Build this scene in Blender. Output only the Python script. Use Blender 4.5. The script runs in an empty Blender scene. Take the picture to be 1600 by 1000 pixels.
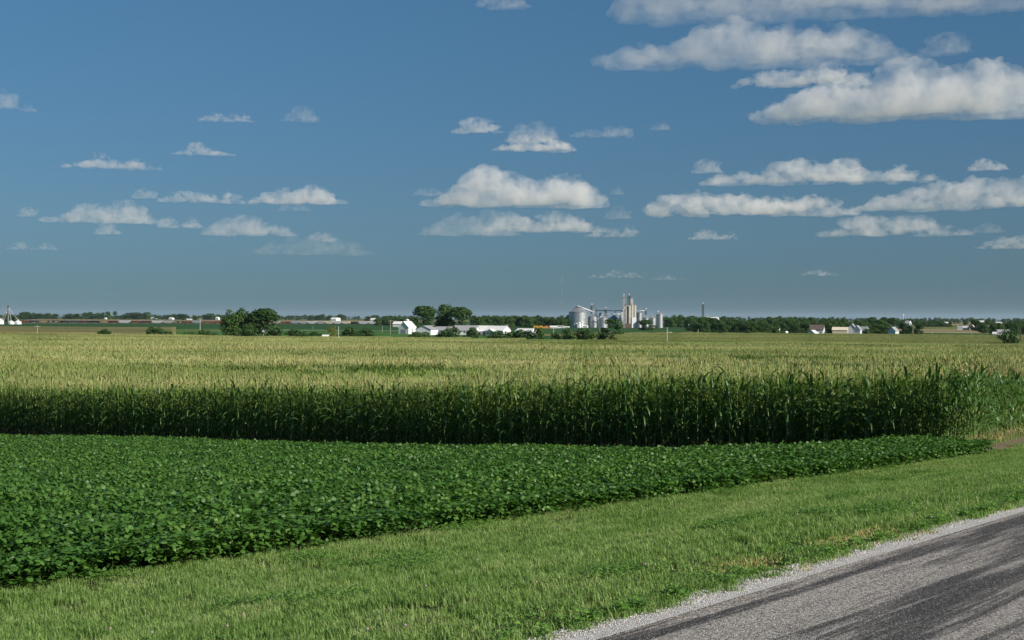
import bpy, math, random
import numpy as np
from mathutils import Vector, Matrix, noise

SC = bpy.context.scene
COL = SC.collection
PI = math.pi

# ------------------------------------------------------------------ camera
CZ = 2.6                       # eye height above the road
FPX = 2222.0                   # focal length in pixels of a 1600 px wide picture
ROLL = math.radians(-0.25)
PITCH = math.atan(-4.5 / FPX)
cam_data = bpy.data.cameras.new('camera')
cam_data.sensor_width = 36.0
cam_data.lens = 36.0 * FPX / 1600.0
cam_data.clip_start = 0.1
cam_data.clip_end = 120000.0
cam = bpy.data.objects.new('camera', cam_data)
COL.objects.link(cam)
cam.matrix_world = (Matrix.Translation((0, 0, CZ)) @ Matrix.Rotation(PI / 2 + PITCH, 4, 'X')
                    @ Matrix.Rotation(-ROLL, 4, 'Z'))
SC.camera = cam

# ------------------------------------------------------------------ sun and sky
SUN_AZ = math.radians(126.0)   # clockwise from +Y (the view direction)
SUN_EL = math.radians(30.0)
sun_dir = Vector((math.sin(SUN_AZ) * math.cos(SUN_EL), math.cos(SUN_AZ) * math.cos(SUN_EL), math.sin(SUN_EL)))
sl = bpy.data.lights.new('sun', 'SUN')
sl.energy = 4.8
sl.angle = math.radians(0.53)
sl.color = (1.0, 0.92, 0.80)
sun = bpy.data.objects.new('sun', sl)
COL.objects.link(sun)
sun.rotation_euler = (-sun_dir).to_track_quat('-Z', 'Y').to_euler()
sun.location = (0, 0, 300)

W = bpy.data.worlds.new('World')
SC.world = W
W.use_nodes = True
nt = W.node_tree
nt.nodes.clear()
sky = nt.nodes.new('ShaderNodeTexSky')
sky.sky_type = 'NISHITA'
sky.sun_disc = False
sky.sun_elevation = SUN_EL
sky.sun_rotation = SUN_AZ
sky.altitude = 200
sky.air_density = 1.0
sky.dust_density = 0.4
sky.ozone_density = 1.4
hsv = nt.nodes.new('ShaderNodeHueSaturation')
hsv.inputs['Saturation'].default_value = 1.0
bg = nt.nodes.new('ShaderNodeBackground')
bg.inputs['Strength'].default_value = 0.065
wo = nt.nodes.new('ShaderNodeOutputWorld')
tint = nt.nodes.new('ShaderNodeMixRGB')
tint.blend_type = 'MULTIPLY'
tint.inputs[0].default_value = 1.0
tcw = nt.nodes.new('ShaderNodeTexCoord')
sepw = nt.nodes.new('ShaderNodeSeparateXYZ')
rampw = nt.nodes.new('ShaderNodeValToRGB')      # clear, deep summer sky: dull blue down to the horizon
els = rampw.color_ramp.elements
while len(els) < 4: els.new(.5)
for e, (q, c) in zip(els, [(0.0, (.175, .335, .57)), (.03, (.195, .345, .565)), (.07, (.245, .40, .585)), (.22, (.325, .565, .71))]):
    e.position = q; e.color = (*c, 1)
nt.links.new(tcw.outputs['Generated'], sepw.inputs[0])
nt.links.new(sepw.outputs[2], rampw.inputs[0])
nt.links.new(rampw.outputs[0], tint.inputs[2])
nt.links.new(sky.outputs[0], hsv.inputs['Color'])
nt.links.new(hsv.outputs[0], tint.inputs[1])
nt.links.new(tint.outputs[0], bg.inputs[0])
nt.links.new(bg.outputs[0], wo.inputs[0])

SC.view_settings.view_transform = 'Standard'
SC.view_settings.look = 'None'
SC.view_settings.exposure = 0.45
SC.view_settings.gamma = 1.0
SC.view_settings.use_curve_mapping = False
SC.render.engine = 'CYCLES'
cy = SC.cycles
cy.max_bounces = 8
cy.diffuse_bounces = 3
cy.glossy_bounces = 2
cy.transmission_bounces = 4
cy.transparent_max_bounces = 16
cy.volume_bounces = 8
cy.use_denoising = True
cy.sample_clamp_indirect = 4.0
# ------------------------------------------------------------------ clouds
def nodemat(name):
    m = bpy.data.materials.new(name)
    m.use_nodes = True
    m.node_tree.nodes.clear()
    out = m.node_tree.nodes.new('ShaderNodeOutputMaterial')
    return m, m.node_tree, out

def cloud_mat(name, dens, far=0.0, hgt=300.0):
    m, t, out = nodemat(name)
    v = t.nodes.new('ShaderNodeVolumeScatter')
    v.inputs['Color'].default_value = (0.968 - .004 * far, 0.952 - .02 * far, 0.936 - .03 * far, 1)  # far clouds warmer and dimmer: haze of the distance put into the colour
    v.inputs['Density'].default_value = dens * .42
    v.inputs['Anisotropy'].default_value = 0.0
    tc = t.nodes.new('ShaderNodeTexCoord')
    nz = t.nodes.new('ShaderNodeTexNoise'); nz.inputs['Scale'].default_value = 2.0 / hgt
    nz.inputs['Detail'].default_value = 4.0; nz.inputs['Roughness'].default_value = .62
    mr = t.nodes.new('ShaderNodeMapRange')
    mr.inputs['From Min'].default_value = .34; mr.inputs['From Max'].default_value = .72
    mr.inputs['To Min'].default_value = 0.0; mr.inputs['To Max'].default_value = dens * .33
    t.links.new(tc.outputs['Object'], nz.inputs['Vector']); t.links.new(nz.outputs[0], mr.inputs['Value'])
    t.links.new(mr.outputs[0], v.inputs['Density'])
    t.links.new(v.outputs[0], out.inputs['Volume'])
    return m

BASE = 1250.0
def px_dir(px, py):
    """direction of a pixel of the 1600 x 1000 photograph"""
    x, y = px - 800.0, 500.0 - py
    v = Vector((x / FPX, y / FPX, -1.0))
    return (cam.matrix_world.to_3x3() @ v).normalized()

def cloud(i, x0, x1, yt, yb, label, dens, depth=0.7, seed=0, n=None, lobes=None):
    rnd = random.Random(seed * 77 + i)
    d = px_dir((x0 + x1) / 2, yb)
    dist = BASE / (d.z / math.hypot(d.x, d.y))
    c = Vector((d.x, d.y, 0)).normalized() * dist
    k = dist / FPX * 1.0
    w = (x1 - x0) * k
    h = (yb - yt) * k
    dep = max(min(w * .3, 800.0), h)
    right = Vector((c.y, -c.x, 0)).normalized()
    fwd = c.normalized()
    # a pile of balls: small at the ends, tall where the photograph shows towers
    V, F = [], []
    ico_v, ico_f = ICO
    nb = n or int(70 + (x1 - x0) / 2.2)
    prof = lobes or [(0.5, 1.0, 0.45)]
    def top(u):
        return max(hh * max(0.0, 1 - abs((u - uc) / ww) ** 2.2) for uc, hh, ww in prof)
    for j in range(nb):
        u = rnd.uniform(0.02, 0.98)
        tt = top(u)
        if tt <= 0.08: continue
        v = rnd.uniform(-1, 1)
        edge = math.sqrt(max(0.05, 1 - v * v))
        big = rnd.random() < .35
        r = h * .85 * (rnd.uniform(0.20, 0.32) if big else rnd.uniform(.07, .14)) * (0.45 + 0.55 * tt)
        hz = max(0.05, (tt * edge * h - r)) * (rnd.random() ** 0.6 if big else rnd.random() ** .35)
        p = ((u - 0.5) * w, v * dep * 0.5 * edge ** 0.5 * min(1, tt + .3), max(hz, r * 0.25))
        o = len(V)
        s = (rnd.uniform(1.6, 3.0) if big else rnd.uniform(1.0, 1.9), rnd.uniform(1, 1.6), rnd.uniform(.75, 1.1))
        for q in ico_v:
            V.append((p[0] + q[0] * r * s[0], p[1] + q[1] * r * s[1], p[2] + q[2] * r * s[2]))
        F += [(a + o, b + o, e + o) for a, b, e in ico_f]
    me = bpy.data.meshes.new('tmp')
    me.from_pydata(V, [], F)
    ob = bpy.data.objects.new('tmp', me)
    COL.objects.link(ob)
    md = ob.modifiers.new('r', 'REMESH')
    md.mode = 'VOXEL'
    md.voxel_size = max(w / 170, h / 34)
    md.use_smooth_shade = True
    dg = bpy.context.evaluated_depsgraph_get()
    ev = bpy.data.meshes.new_from_object(ob.evaluated_get(dg))
    bpy.data.objects.remove(ob)
    bpy.data.meshes.remove(me)
    co = np.empty(len(ev.vertices) * 3); ev.vertices.foreach_get('co', co); co = co.reshape(-1, 3)
    no = np.empty(len(ev.vertices) * 3); ev.vertex_normals.foreach_get('vector', no); no = no.reshape(-1, 3)
    off = Vector((seed * 13.1 + i * 7.7, 3.1, 9.2))
    a = h * 0.125
    for q in range(len(co)):
        p = Vector(co[q])
        f1 = noise.noise(p / (h * 0.45) + off) * 0.9
        b = 1 - abs(noise.noise(p / (h * 0.20) + off)) * 2.2
        b2 = 1 - abs(noise.noise(p / (h * 0.09) + off)) * 2.2
        dsp = a * (f1 * .8 + 0.6 * b + 0.4 * b2 - 0.45)
        co[q] += no[q] * dsp
        z = co[q][2]
        lowv = h * 0.06 * noise.noise(p / (h * .6) + off)
        if z < lowv: co[q][2] = lowv + (z - lowv) * 0.15
    ev.vertices.foreach_set('co', co.ravel())
    ev.update()
    ob = bpy.data.objects.new('tmp', ev)               # remesh once more so that no fold is left inside
    COL.objects.link(ob)
    md = ob.modifiers.new('r', 'REMESH')
    md.mode = 'VOXEL'
    md.voxel_size = max(w / 230, h / 45)
    md.use_smooth_shade = True
    dg = bpy.context.evaluated_depsgraph_get()
    ev2 = bpy.data.meshes.new_from_object(ob.evaluated_get(dg))
    bpy.data.objects.remove(ob)
    bpy.data.meshes.remove(ev)
    ev = ev2
    ev.name = 'cloud'
    ob = bpy.data.objects.new('cloud', ev)
    COL.objects.link(ob)
    ob.matrix_world = Matrix(((right.x, fwd.x, 0, c.x), (right.y, fwd.y, 0, c.y), (0, 0, 1, BASE + CZ), (0, 0, 0, 1)))
    ev.materials.clear()
    ev.materials.append(cloud_mat('cloud_vapour', dens / h, min(1, max(0, (dist - 9000) / 16000)), h))
    ob['label'] = label
    ob['category'] = 'cloud'
    ob['group'] = 'fair weather clouds in the blue sky'
    return ob

def _ico():
    import bmesh
    b = bmesh.new(); bmesh.ops.create_icosphere(b, subdivisions=2, radius=1.0)
    r = ([tuple(v.co) for v in b.verts], [tuple(v.index for v in f.verts) for f in b.faces])
    b.free(); return r
ICO = _ico()

CL = [
 (1190, 1590, 93, 183, 'largest flat-bottomed white cloud high at the right edge', 7, [(.5, .8, .5), (.6, 1, .25), (.85, .95, .17)]),
 (1140, 1350, 92, 134, 'low cloud arm just above and left of the largest white cloud', 4, [(.5, .7, .5), (.75, 1, .22)]),
 (940, 1440, 18, 98, 'long tapering grey-white cloud spread across the upper right sky', 3.2, [(.5, .6, .5), (.45, 1, .25), (.15, .45, .15), (.7, .8, .2)]),
 (1440, 1516, 48, 84, 'torn wisp off the right end of the long upper cloud', 1.2, None),
 (960, 1500, -60, 22, 'pale cloud bank cut off by the top of the photo', 2.2, [(.5, .8, .5), (.2, 1, .2)]),
 (1420, 1800, -75, 8, 'bright cloud bank at the top right corner', 2.5, None),
 (735, 830, -16, 13, 'faint cloud touching the top edge left of the long cloud', 1.4, None),
 (706, 787, 181, 208, 'small smooth oval cloud left of the middle pair', 4, None),
 (788, 878, 187, 222, 'greyish puff behind the brighter oval cloud', 2, None),
 (765, 908, 207, 236, 'bright oval cloud under a greyish puff', 5, None),
 (892, 990, 192, 214, 'thin ragged cloudlets right of the oval cloud', 1.3, [(.3, .6, .34), (.75, 1, .27)]),
 (1018, 1048, 187, 203, 'tiny wisp right of the ragged cloudlets', 1.0, None),
 (668, 940, 257, 322, 'big bright cumulus with two domes above the grain bins', 7, [(.5, .7, .5), (.35, 1, .28), (.8, .85, .2)]),
 (640, 700, 290, 306, 'thin tail at the left foot of the two-domed cumulus', 1.0, None),
 (658, 800, 323, 368, 'hazy left half of the low band under the two-domed cumulus', 2.2, [(.5, .8, .5), (.7, 1, .3)]),
 (765, 945, 324, 362, 'warm grey cloud band directly under the two-domed cumulus', 4, [(.5, .9, .5), (.2, 1, .2)]),
 (915, 997, 348, 370, 'pinkish end of the low band with a small knob', 2.2, [(.4, .7, .4), (.85, 1, .15)]),
 (953, 975, 292, 304, 'small faint puff off the right of the two-domed cumulus', 1.0, None),
 (948, 984, 320, 342, 'faint torn puff right of the low band', .9, None),
 (1082, 1126, 244, 270, 'small separate knob at the left end of the long cloud', 2.2, None),
 (1085, 1450, 245, 286, 'long many-humped cloud above the brightest low cloud', 4.5, [(.5, .6, .5), (.45, 1, .2), (.62, 1, .14), (.85, .7, .15), (.2, .6, .16)]),
 (1005, 1345, 292, 336, 'long bright low cloud with cauliflower top at centre right', 6, [(.5, .75, .5), (.25, 1, .2), (.45, .95, .2), (.75, .8, .2), (.06, .6, .08)]),
 (1340, 1760, 270, 325, 'cloud bank climbing out of the right edge', 5, [(.5, .9, .5), (.15, .5, .12)]),
 (1285, 1508, 331, 368, 'grey flat cloud lowest of the right group', 3.5, [(.5, .9, .5), (.3, 1, .2)]),
 (1512, 1574, 247, 266, 'small lone cloud above the right bank', 4, None),
 (1078, 1152, 357, 374, 'small lone low cloud left of the grey flat cloud', 2.5, [(.35, 1, .35), (.85, .8, .15)]),
 (1520, 1566, 346, 364, 'faint wisp low at the right', .8, None),
 (1524, 1660, 367, 388, 'low pale cloud cut by the right edge', 2.5, None),
 (1245, 1312, 420, 431, 'thin pinkish streak low over the wood', 1.6, None),
 (912, 1012, 421, 434, 'thin pink streak over the grain elevator', 1.3, None),
 (1010, 1076, 428, 437, 'second fainter streak right of the elevator streak', 1.1, None),
 (1, 16, 136, 168, 'small bright cloud cut by the left edge', 2.0, None),
 (32, 56, 162, 174, 'tiny faint puff beside the left edge cloud', .9, None),
 (312, 394, 174, 190, 'thin wispy cloud high in the left sky', 2.0, [(.3, .9, .3), (.75, 1, .25)]),
 (446, 496, 163, 190, 'faint torn puff right of the thin wispy cloud', 1.2, None),
 (98, 250, 236, 263, 'pale flat cloud with one bright hump at far left', 3.2, [(.5, .5, .5), (.38, 1, .16), (.75, .6, .2)]),
 (270, 368, 220, 242, 'small bright domed cloud with thin side wings', 3.6, [(.5, .4, .5), (.4, 1, .22)]),
 (207, 248, 293, 310, 'small puff left of the three-humped cloud', 2.0, None),
 (248, 377, 291, 316, 'three-humped pale cloud in the left group', 3, [(.4, .8, .4), (.88, 1, .12)]),
 (385, 535, 281, 318, 'bright wedge cloud with its peak to the right', 5, [(.5, .7, .5), (.68, 1, .22)]),
 (430, 490, 316, 330, 'faint scraps under the bright wedge cloud', .8, None),
 (28, 60, 322, 338, 'tiny puff at the far left of the low row', 1.8, None),
 (76, 246, 310, 348, 'double-peaked cloud in the low left row', 3.6, [(.5, .6, .5), (.72, 1, .17), (.4, .9, .2)]),
 (148, 188, 346, 366, 'small round puff under the double-peaked cloud', 2.4, None),
 (249, 313, 336, 356, 'two small knobs between the low left clouds', 2.2, [(.2, 1, .25), (.8, 1, .2)]),
 (316, 456, 331, 368, 'broad dim mound in the low left row', 3.2, [(.5, .8, .5), (.45, 1, .25)]),
 (380, 600, 362, 398, 'very faint grey veil below the broad dim mound', .7, None),
 (480, 525, 359, 378, 'small squarish puff over the faint veil', 2.2, None),
 (10, 86, 378, 390, 'two faint specks low at the far left', 1.5, [(.3, 1, .3), (.8, 1, .2)]),
]
for i, (x0, x1, yt, yb, lab, dens, lob) in enumerate(CL):
    cloud(i, x0, x1, yt, yb, lab, dens, seed=3, lobes=lob)
# ------------------------------------------------------------------ helpers
U = Vector((0.627, 0.779, 0)).normalized()      # along the road
N = Vector((-U.y, U.x, 0))                      # from the road into the fields

def st(x, y):
    return x * U.x + y * U.y, x * N.x + y * N.y
def xy(s, t):
    return s * U.x + t * N.x, s * U.y + t * N.y
def sm(a, b, x):
    x = np.clip((x - a) / (b - a), 0, 1)
    return x * x * (3 - 2 * x)

EDGE_K = 0.233                 # the corn edge swings away from the road
def corn_edge(s): return T_CORN + EDGE_K * np.clip(np.asarray(s, float) - S_CORN, 0, 400)
T_ROAD0, T_ROAD, T_GRAV, T_BEAN, T_CORN = -0.4, 6.6, 7.02, 16.3, 18.0
S_BEAN, S_CORN = 44.6, 47.0
FAR_R = [0, 85, 150, 300, 550, 900, 1700, 2500, 4500, 7000, 12000, 25000, 60000]
FAR_Z = [-3.6, -4.6, -4.6, -6.2, -9.6, -9.3, -9.2, -12.0, -12.0, -13.5, -18, -34, -80]

def G(x, y):
    """height of the ground (numpy friendly)"""
    x = np.asarray(x, float); y = np.asarray(y, float)
    s = x * U.x + y * U.y
    t = x * N.x + y * N.y
    r = np.hypot(x, y)
    sc = np.clip(s, -40, 75)
    zb = -0.70 - 0.0206 * sc
    t2 = np.where(t < 3, 6 - t, t)               # the other side of the road falls away too
    bank = sm(T_GRAV - 0.3, 15.5, t2) * zb
    near = bank - 0.049 * np.clip(t2 - 15.5, 0, 60)
    near = np.where(t2 < T_ROAD, -0.006 * np.abs(t - 3.1), near - 0.03 * sm(T_ROAD, T_GRAV + .3, t2))
    near = near - 0.42 * sm(T_BEAN, T_BEAN + 7, t2) * sm(5, 40, s)
    near = near - 0.26 * np.exp(-((t2 - 43) / 13) ** 2) * sm(20, 42, s)
    near = near + sm(18, 30, t2) * 0.16 * np.sin(s * .11 + 1.0) * np.sin(t * .09)
    far = np.interp(r, FAR_R, FAR_Z)
    az = x / np.maximum(r, 1)
    far = far + 0.9 * np.clip(-az, -.5, .5) / .36 * sm(250, 600, r) * (1 - sm(1200, 2500, r))
    far = far + sm(110, 200, r) * (1 - sm(900, 1500, r)) * (0.42 * np.sin(y / 13.5 + 0.010 * x + .8 * np.sin(x / 60.0)) + 0.22 * np.sin(y / 29.0 + x * 0.006 + 1.3)
        + 0.2 * np.sin(x / 45.0 + y / 90.0))
    far = far + sm(3000, 9000, r) * 5.0 * np.sin(x / 2300.0 + 1) * np.sin(y / 3100.0)
    w = sm(62, 135, r)
    # along the road itself the surface stays on its bank
    keep = 1 - sm(14, 40, np.abs(t - 3))
    w = w * (1 - keep * (1 - sm(150, 400, r)))
    return near * (1 - w) + far * w

def g(x, y): return float(G(x, y))

def new_mesh(name, V, F, mats=(), mi=None, smooth=False):
    me = bpy.data.meshes.new(name)
    V = np.asarray(V, np.float32).reshape(-1, 3)
    if isinstance(F, np.ndarray):
        n, k = F.shape
        me.vertices.add(len(V)); me.vertices.foreach_set('co', V.ravel())
        me.loops.add(n * k); me.loops.foreach_set('vertex_index', F.astype(np.int32).ravel())
        me.polygons.add(n)
        me.polygons.foreach_set('loop_start', np.arange(0, n * k, k, dtype=np.int32))
        me.polygons.foreach_set('loop_total', np.full(n, k, np.int32))
    else:
        me.from_pydata(V.tolist(), [], [tuple(f) for f in F])
    for m in mats: me.materials.append(m)
    if mi is not None: me.polygons.foreach_set('material_index', np.asarray(mi, np.int32))
    if smooth: me.polygons.foreach_set('use_smooth', np.ones(len(me.polygons), bool))
    me.update(calc_edges=True)
    return me

def obj(name, me, parent=None, kind=None, label=None, cat=None, group=None, loc=None, link=True):
    o = bpy.data.objects.new(name, me)
    if link: COL.objects.link(o)
    if parent is not None: o.parent = parent
    if loc is not None: o.location = loc
    if kind: o['kind'] = kind
    if label: o['label'] = label
    if cat: o['category'] = cat
    if group: o['group'] = group
    return o

class T:
    """tiny node tree helper"""
    def __init__(s, name):
        s.m, s.t, s.out = nodemat(name)
    def n(s, typ, **kw):
        nd = s.t.nodes.new(typ)
        for k, v in kw.items():
            if k.startswith('_'):
                nd.inputs[k[1:]].default_value = v
            else: setattr(nd, k, v)
        return nd
    def l(s, a, b): s.t.links.new(a, b)
    def pos(s): return s.n('ShaderNodeNewGeometry').outputs['Position']
    def noise(s, vec, scale, detail=3, rough=.55):
        nd = s.n('ShaderNodeTexNoise')
        nd.inputs['Scale'].default_value = scale
        nd.inputs['Detail'].default_value = detail
        nd.inputs['Roughness'].default_value = rough
        if vec is not None: s.l(vec, nd.inputs['Vector'])
        return nd.outputs[0]
    def ramp(s, fac, stops, interp='LINEAR'):
        nd = s.n('ShaderNodeValToRGB')
        cr = nd.color_ramp; cr.interpolation = interp
        while len(cr.elements) < len(stops): cr.elements.new(0.5)
        for e, (p, c) in zip(cr.elements, stops):
            e.position = p
            e.color = (c, c, c, 1) if isinstance(c, (int, float)) else (*c, 1)
        s.l(fac, nd.inputs[0])
        return nd.outputs[0]
    def mix(s, fac, a, b, mode='MIX'):
        nd = s.n('ShaderNodeMixRGB', blend_type=mode)
        for sock, v in ((0, fac), (1, a), (2, b)):
            if isinstance(v, (int, float)): nd.inputs[sock].default_value = v if sock == 0 else (v, v, v, 1)
            elif isinstance(v, tuple): nd.inputs[sock].default_value = (*v, 1)
            else: s.l(v, nd.inputs[sock])
        return nd.outputs[0]
    def math(s, op, a, b=None):
        nd = s.n('ShaderNodeMath', operation=op)
        for i, v in enumerate((a, b)):
            if v is None: continue
            if isinstance(v, (int, float)): nd.inputs[i].default_value = v
            else: s.l(v, nd.inputs[i])
        return nd.outputs[0]
    def principled(s, col, rough=.8, spec=.3, metal=0.0, bump=None, bstr=.3, bdist=.02, coat=0):
        p = s.n('ShaderNodeBsdfPrincipled')
        if isinstance(col, tuple): p.inputs['Base Color'].default_value = (*col, 1)
        else: s.l(col, p.inputs['Base Color'])
        if isinstance(rough, (int, float)): p.inputs['Roughness'].default_value = rough
        else: s.l(rough, p.inputs['Roughness'])
        p.inputs['Specular IOR Level'].default_value = spec
        p.inputs['Metallic'].default_value = metal
        if bump is not None:
            b = s.n('ShaderNodeBump', _Strength=bstr, _Distance=bdist)
            s.l(bump, b.inputs['Height']); s.l(b.outputs[0], p.inputs['Normal'])
        return p.outputs[0]
    def done(s, surf):
        s.l(surf, s.out.inputs['Surface']); return s.m

def leafmat(name, dark, light, yellow=None, trans=.25, rough=.45, spec=.35, wscale=.15, wamt=.5, tcol=None, obr=False, wide=False):
    a = T(name)
    geo = a.n('ShaderNodeNewGeometry')
    ri = geo.outputs['Random Per Island']
    wp = geo.outputs['Position']
    if wide:                                   # colour varies in long strips, like the rows
        mp = a.n('ShaderNodeMapping'); a.l(wp, mp.inputs[0]); mp.inputs['Scale'].default_value = (.10, 1, .1); mp.inputs['Rotation'].default_value = (0, 0, .05)
        wp = mp.outputs[0]
    w = a.noise(wp, wscale, 3)
    f = a.math('ADD', a.math('MULTIPLY', ri, 1 - wamt), a.math('MULTIPLY', a.ramp(w, [(.3, 0.0), (.7, 1.0)]), wamt))
    if obr:
        oi = a.n('ShaderNodeObjectInfo')
        f = a.math('ADD', a.math('MULTIPLY', f, .7), a.math('MULTIPLY', oi.outputs['Random'], .3))
    stops = [(0.0, dark), (.8, light)]
    if yellow: stops.append((.97, yellow))
    c = a.ramp(f, stops)
    p = a.principled(c, rough, spec)
    if trans > 0:
        tr = a.n('ShaderNodeBsdfTranslucent')
        tc = a.mix(1.0, c, tcol or (1.5, 1.7, .55), 'MULTIPLY')
        a.l(tc, tr.inputs[0])
        mx = a.n('ShaderNodeMixShader'); mx.inputs[0].default_value = trans
        a.l(p, mx.inputs[1]); a.l(tr.outputs[0], mx.inputs[2])
        p = mx.outputs[0]
    return a.done(p)

def plain(name, col, rough=.7, spec=.3, metal=0.0, var=.12, vscale=.5, bump=0):
    a = T(name)
    tc = a.n('ShaderNodeTexCoord').outputs['Object']
    nz = a.noise(tc, vscale, 4)
    c = a.mix(1.0, col, a.ramp(nz, [(.25, 1 - var), (.75, 1.0)]), 'MULTIPLY')
    return a.done(a.principled(c, rough, spec, metal))

# ------------------------------------------------------------------ ground sheets
def polar_ground():
    rr = np.concatenate([[0.0], np.geomspace(6, 60000, 150)])
    rr = np.sort(np.concatenate([rr, np.arange(130, 1000, 7.0)]))
    front = np.radians(np.linspace(-32, 32, 220)); back = np.radians(np.linspace(33.5, 326.5, 120))
    th = np.concatenate([front, back])
    R, A = np.meshgrid(rr, th, indexing='ij')
    X = R * np.sin(A); Y = R * np.cos(A)
    Z = G(X, Y)
    s, t = st(X, Y)
    inside = (np.hypot(X, Y) < 240) | ((np.abs(t - 3) < 12) & (R < 900))
    Z = Z - np.where(inside, 0.7, 0.0)
    n, m = R.shape
    V = np.stack([X, Y, Z], -1).reshape(-1, 3)
    i = np.arange(n - 1)[:, None] * m; j = np.arange(m)[None, :]; j2 = (j + 1) % m
    F = np.stack([(i + j), (i + j2), (i + m + j2), (i + m + j)], -1).reshape(-1, 4)[:, ::-1]
    a = T('far_farmland')
    p = a.pos()
    mp = a.n('ShaderNodeMapping'); a.l(p, mp.inputs[0]); mp.inputs['Scale'].default_value = (1 / 700, 1 / 900, 0)
    v = a.n('ShaderNodeTexVoronoi', distance='CHEBYCHEV', _Scale=1.0, _Randomness=.55); a.l(mp.outputs[0], v.inputs['Vector'])
    sep = a.n('ShaderNodeSeparateColor'); a.l(v.outputs['Color'], sep.inputs[0])
    c = a.ramp(sep.outputs[0], [(0, (.045, .085, .025)), (.35, (.03, .075, .022)), (.5, (.16, .15, .07)), (.75, (.20, .18, .085)), (.9, (.06, .10, .03))], 'CONSTANT')
    c = a.mix(1.0, c, a.ramp(a.noise(p, .02, 4), [(.3, .75), (.7, 1.1)]), 'MULTIPLY')
    m_ = a.done(a.principled(c, .9, .1))
    return obj('ground', new_mesh('ground', V, F, [m_], smooth=True), kind='structure')

def st_sheet(name, s0, s1, t0, t1, ds, dt, dz, mat, jag=None, shear=0.0):
    ns = max(2, int((s1 - s0) / ds) + 1); ntt = max(2, int((t1 - t0) / dt) + 1)
    ss = np.linspace(s0, s1, ns); tt = np.linspace(t0, t1, ntt)
    S, TT = np.meshgrid(ss, tt, indexing='ij')
    if jag is not None:
        e = np.zeros_like(TT); w = jag(ss)
        e[:, 0] = w; TT = TT + e
    TT = TT + shear * np.clip(S - S_CORN, 0, 400)
    X, Y = xy(S, TT)
    Z = G(X, Y) + dz
    V = np.stack([X, Y, Z], -1).reshape(-1, 3)
    i = np.arange(ns - 1)[:, None] * ntt; j = np.arange(ntt - 1)[None, :]
    F = np.stack([i + j, i + ntt + j, i + ntt + j + 1, i + j + 1], -1).reshape(-1, 4)
    return obj(name, new_mesh(name, V, F, [mat], smooth=True), kind='structure')

def soil_mat(name, a0, b0):
    a = T(name); p = a.pos()
    n1 = a.noise(p, 3.0, 6, .65)
    c = a.ramp(n1, [(.3, a0), (.7, b0)])
    return a.done(a.principled(c, .95, .1, bump=a.noise(p, 25, 5, .7), bstr=.8, bdist=.03))
M_SOIL = soil_mat('shade_darkened_soil', (.022, .018, .011), (.06, .046, .030))  # soil colour darkened to carry the shadow along the bean edge
M_DRY = soil_mat('dry_field_soil', (.14, .11, .07), (.30, .24, .16))
M_TURF = soil_mat('turf_soil', (.03, .045, .014), (.09, .10, .04))

polar_ground()
def jit(seed, amp, f=1.0):
    return lambda ss: np.array([amp * noise.noise(Vector((q * .55 * f, seed, 0))) + amp * .7 * noise.noise(Vector((q * 2.3 * f, seed, 5))) for q in ss])

st_sheet('grass_verge_ground', -60, 420, T_GRAV - .3, T_CORN + .2, 1.2, 1.0, 0.0, M_TURF)
st_sheet('grass_wedge_ground', S_CORN - 1.2, 200, T_CORN + .2, T_CORN + 40, 1.5, 1.0, 0.0, M_TURF)
st_sheet('far_verge_ground', -60, 420, -14, T_ROAD0 - .5, 2.0, 1.5, 0.0, M_TURF)
st_sheet('bean_field_ground', -60, S_CORN - 1.2, T_BEAN, 230, 1.5, 1.5, 0.02, M_SOIL)
st_sheet('corn_field_ground', S_CORN - 1.2, 200, T_CORN - .9, 260, 1.5, 1.5, 0.024, M_SOIL, shear=EDGE_K)
st_sheet('headland_soil', S_BEAN + .2, 120, T_CORN - 1.5, T_CORN + .5, .4, .3, 0.034, M_DRY, jag=jit(9.3, .4), shear=EDGE_K)

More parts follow.
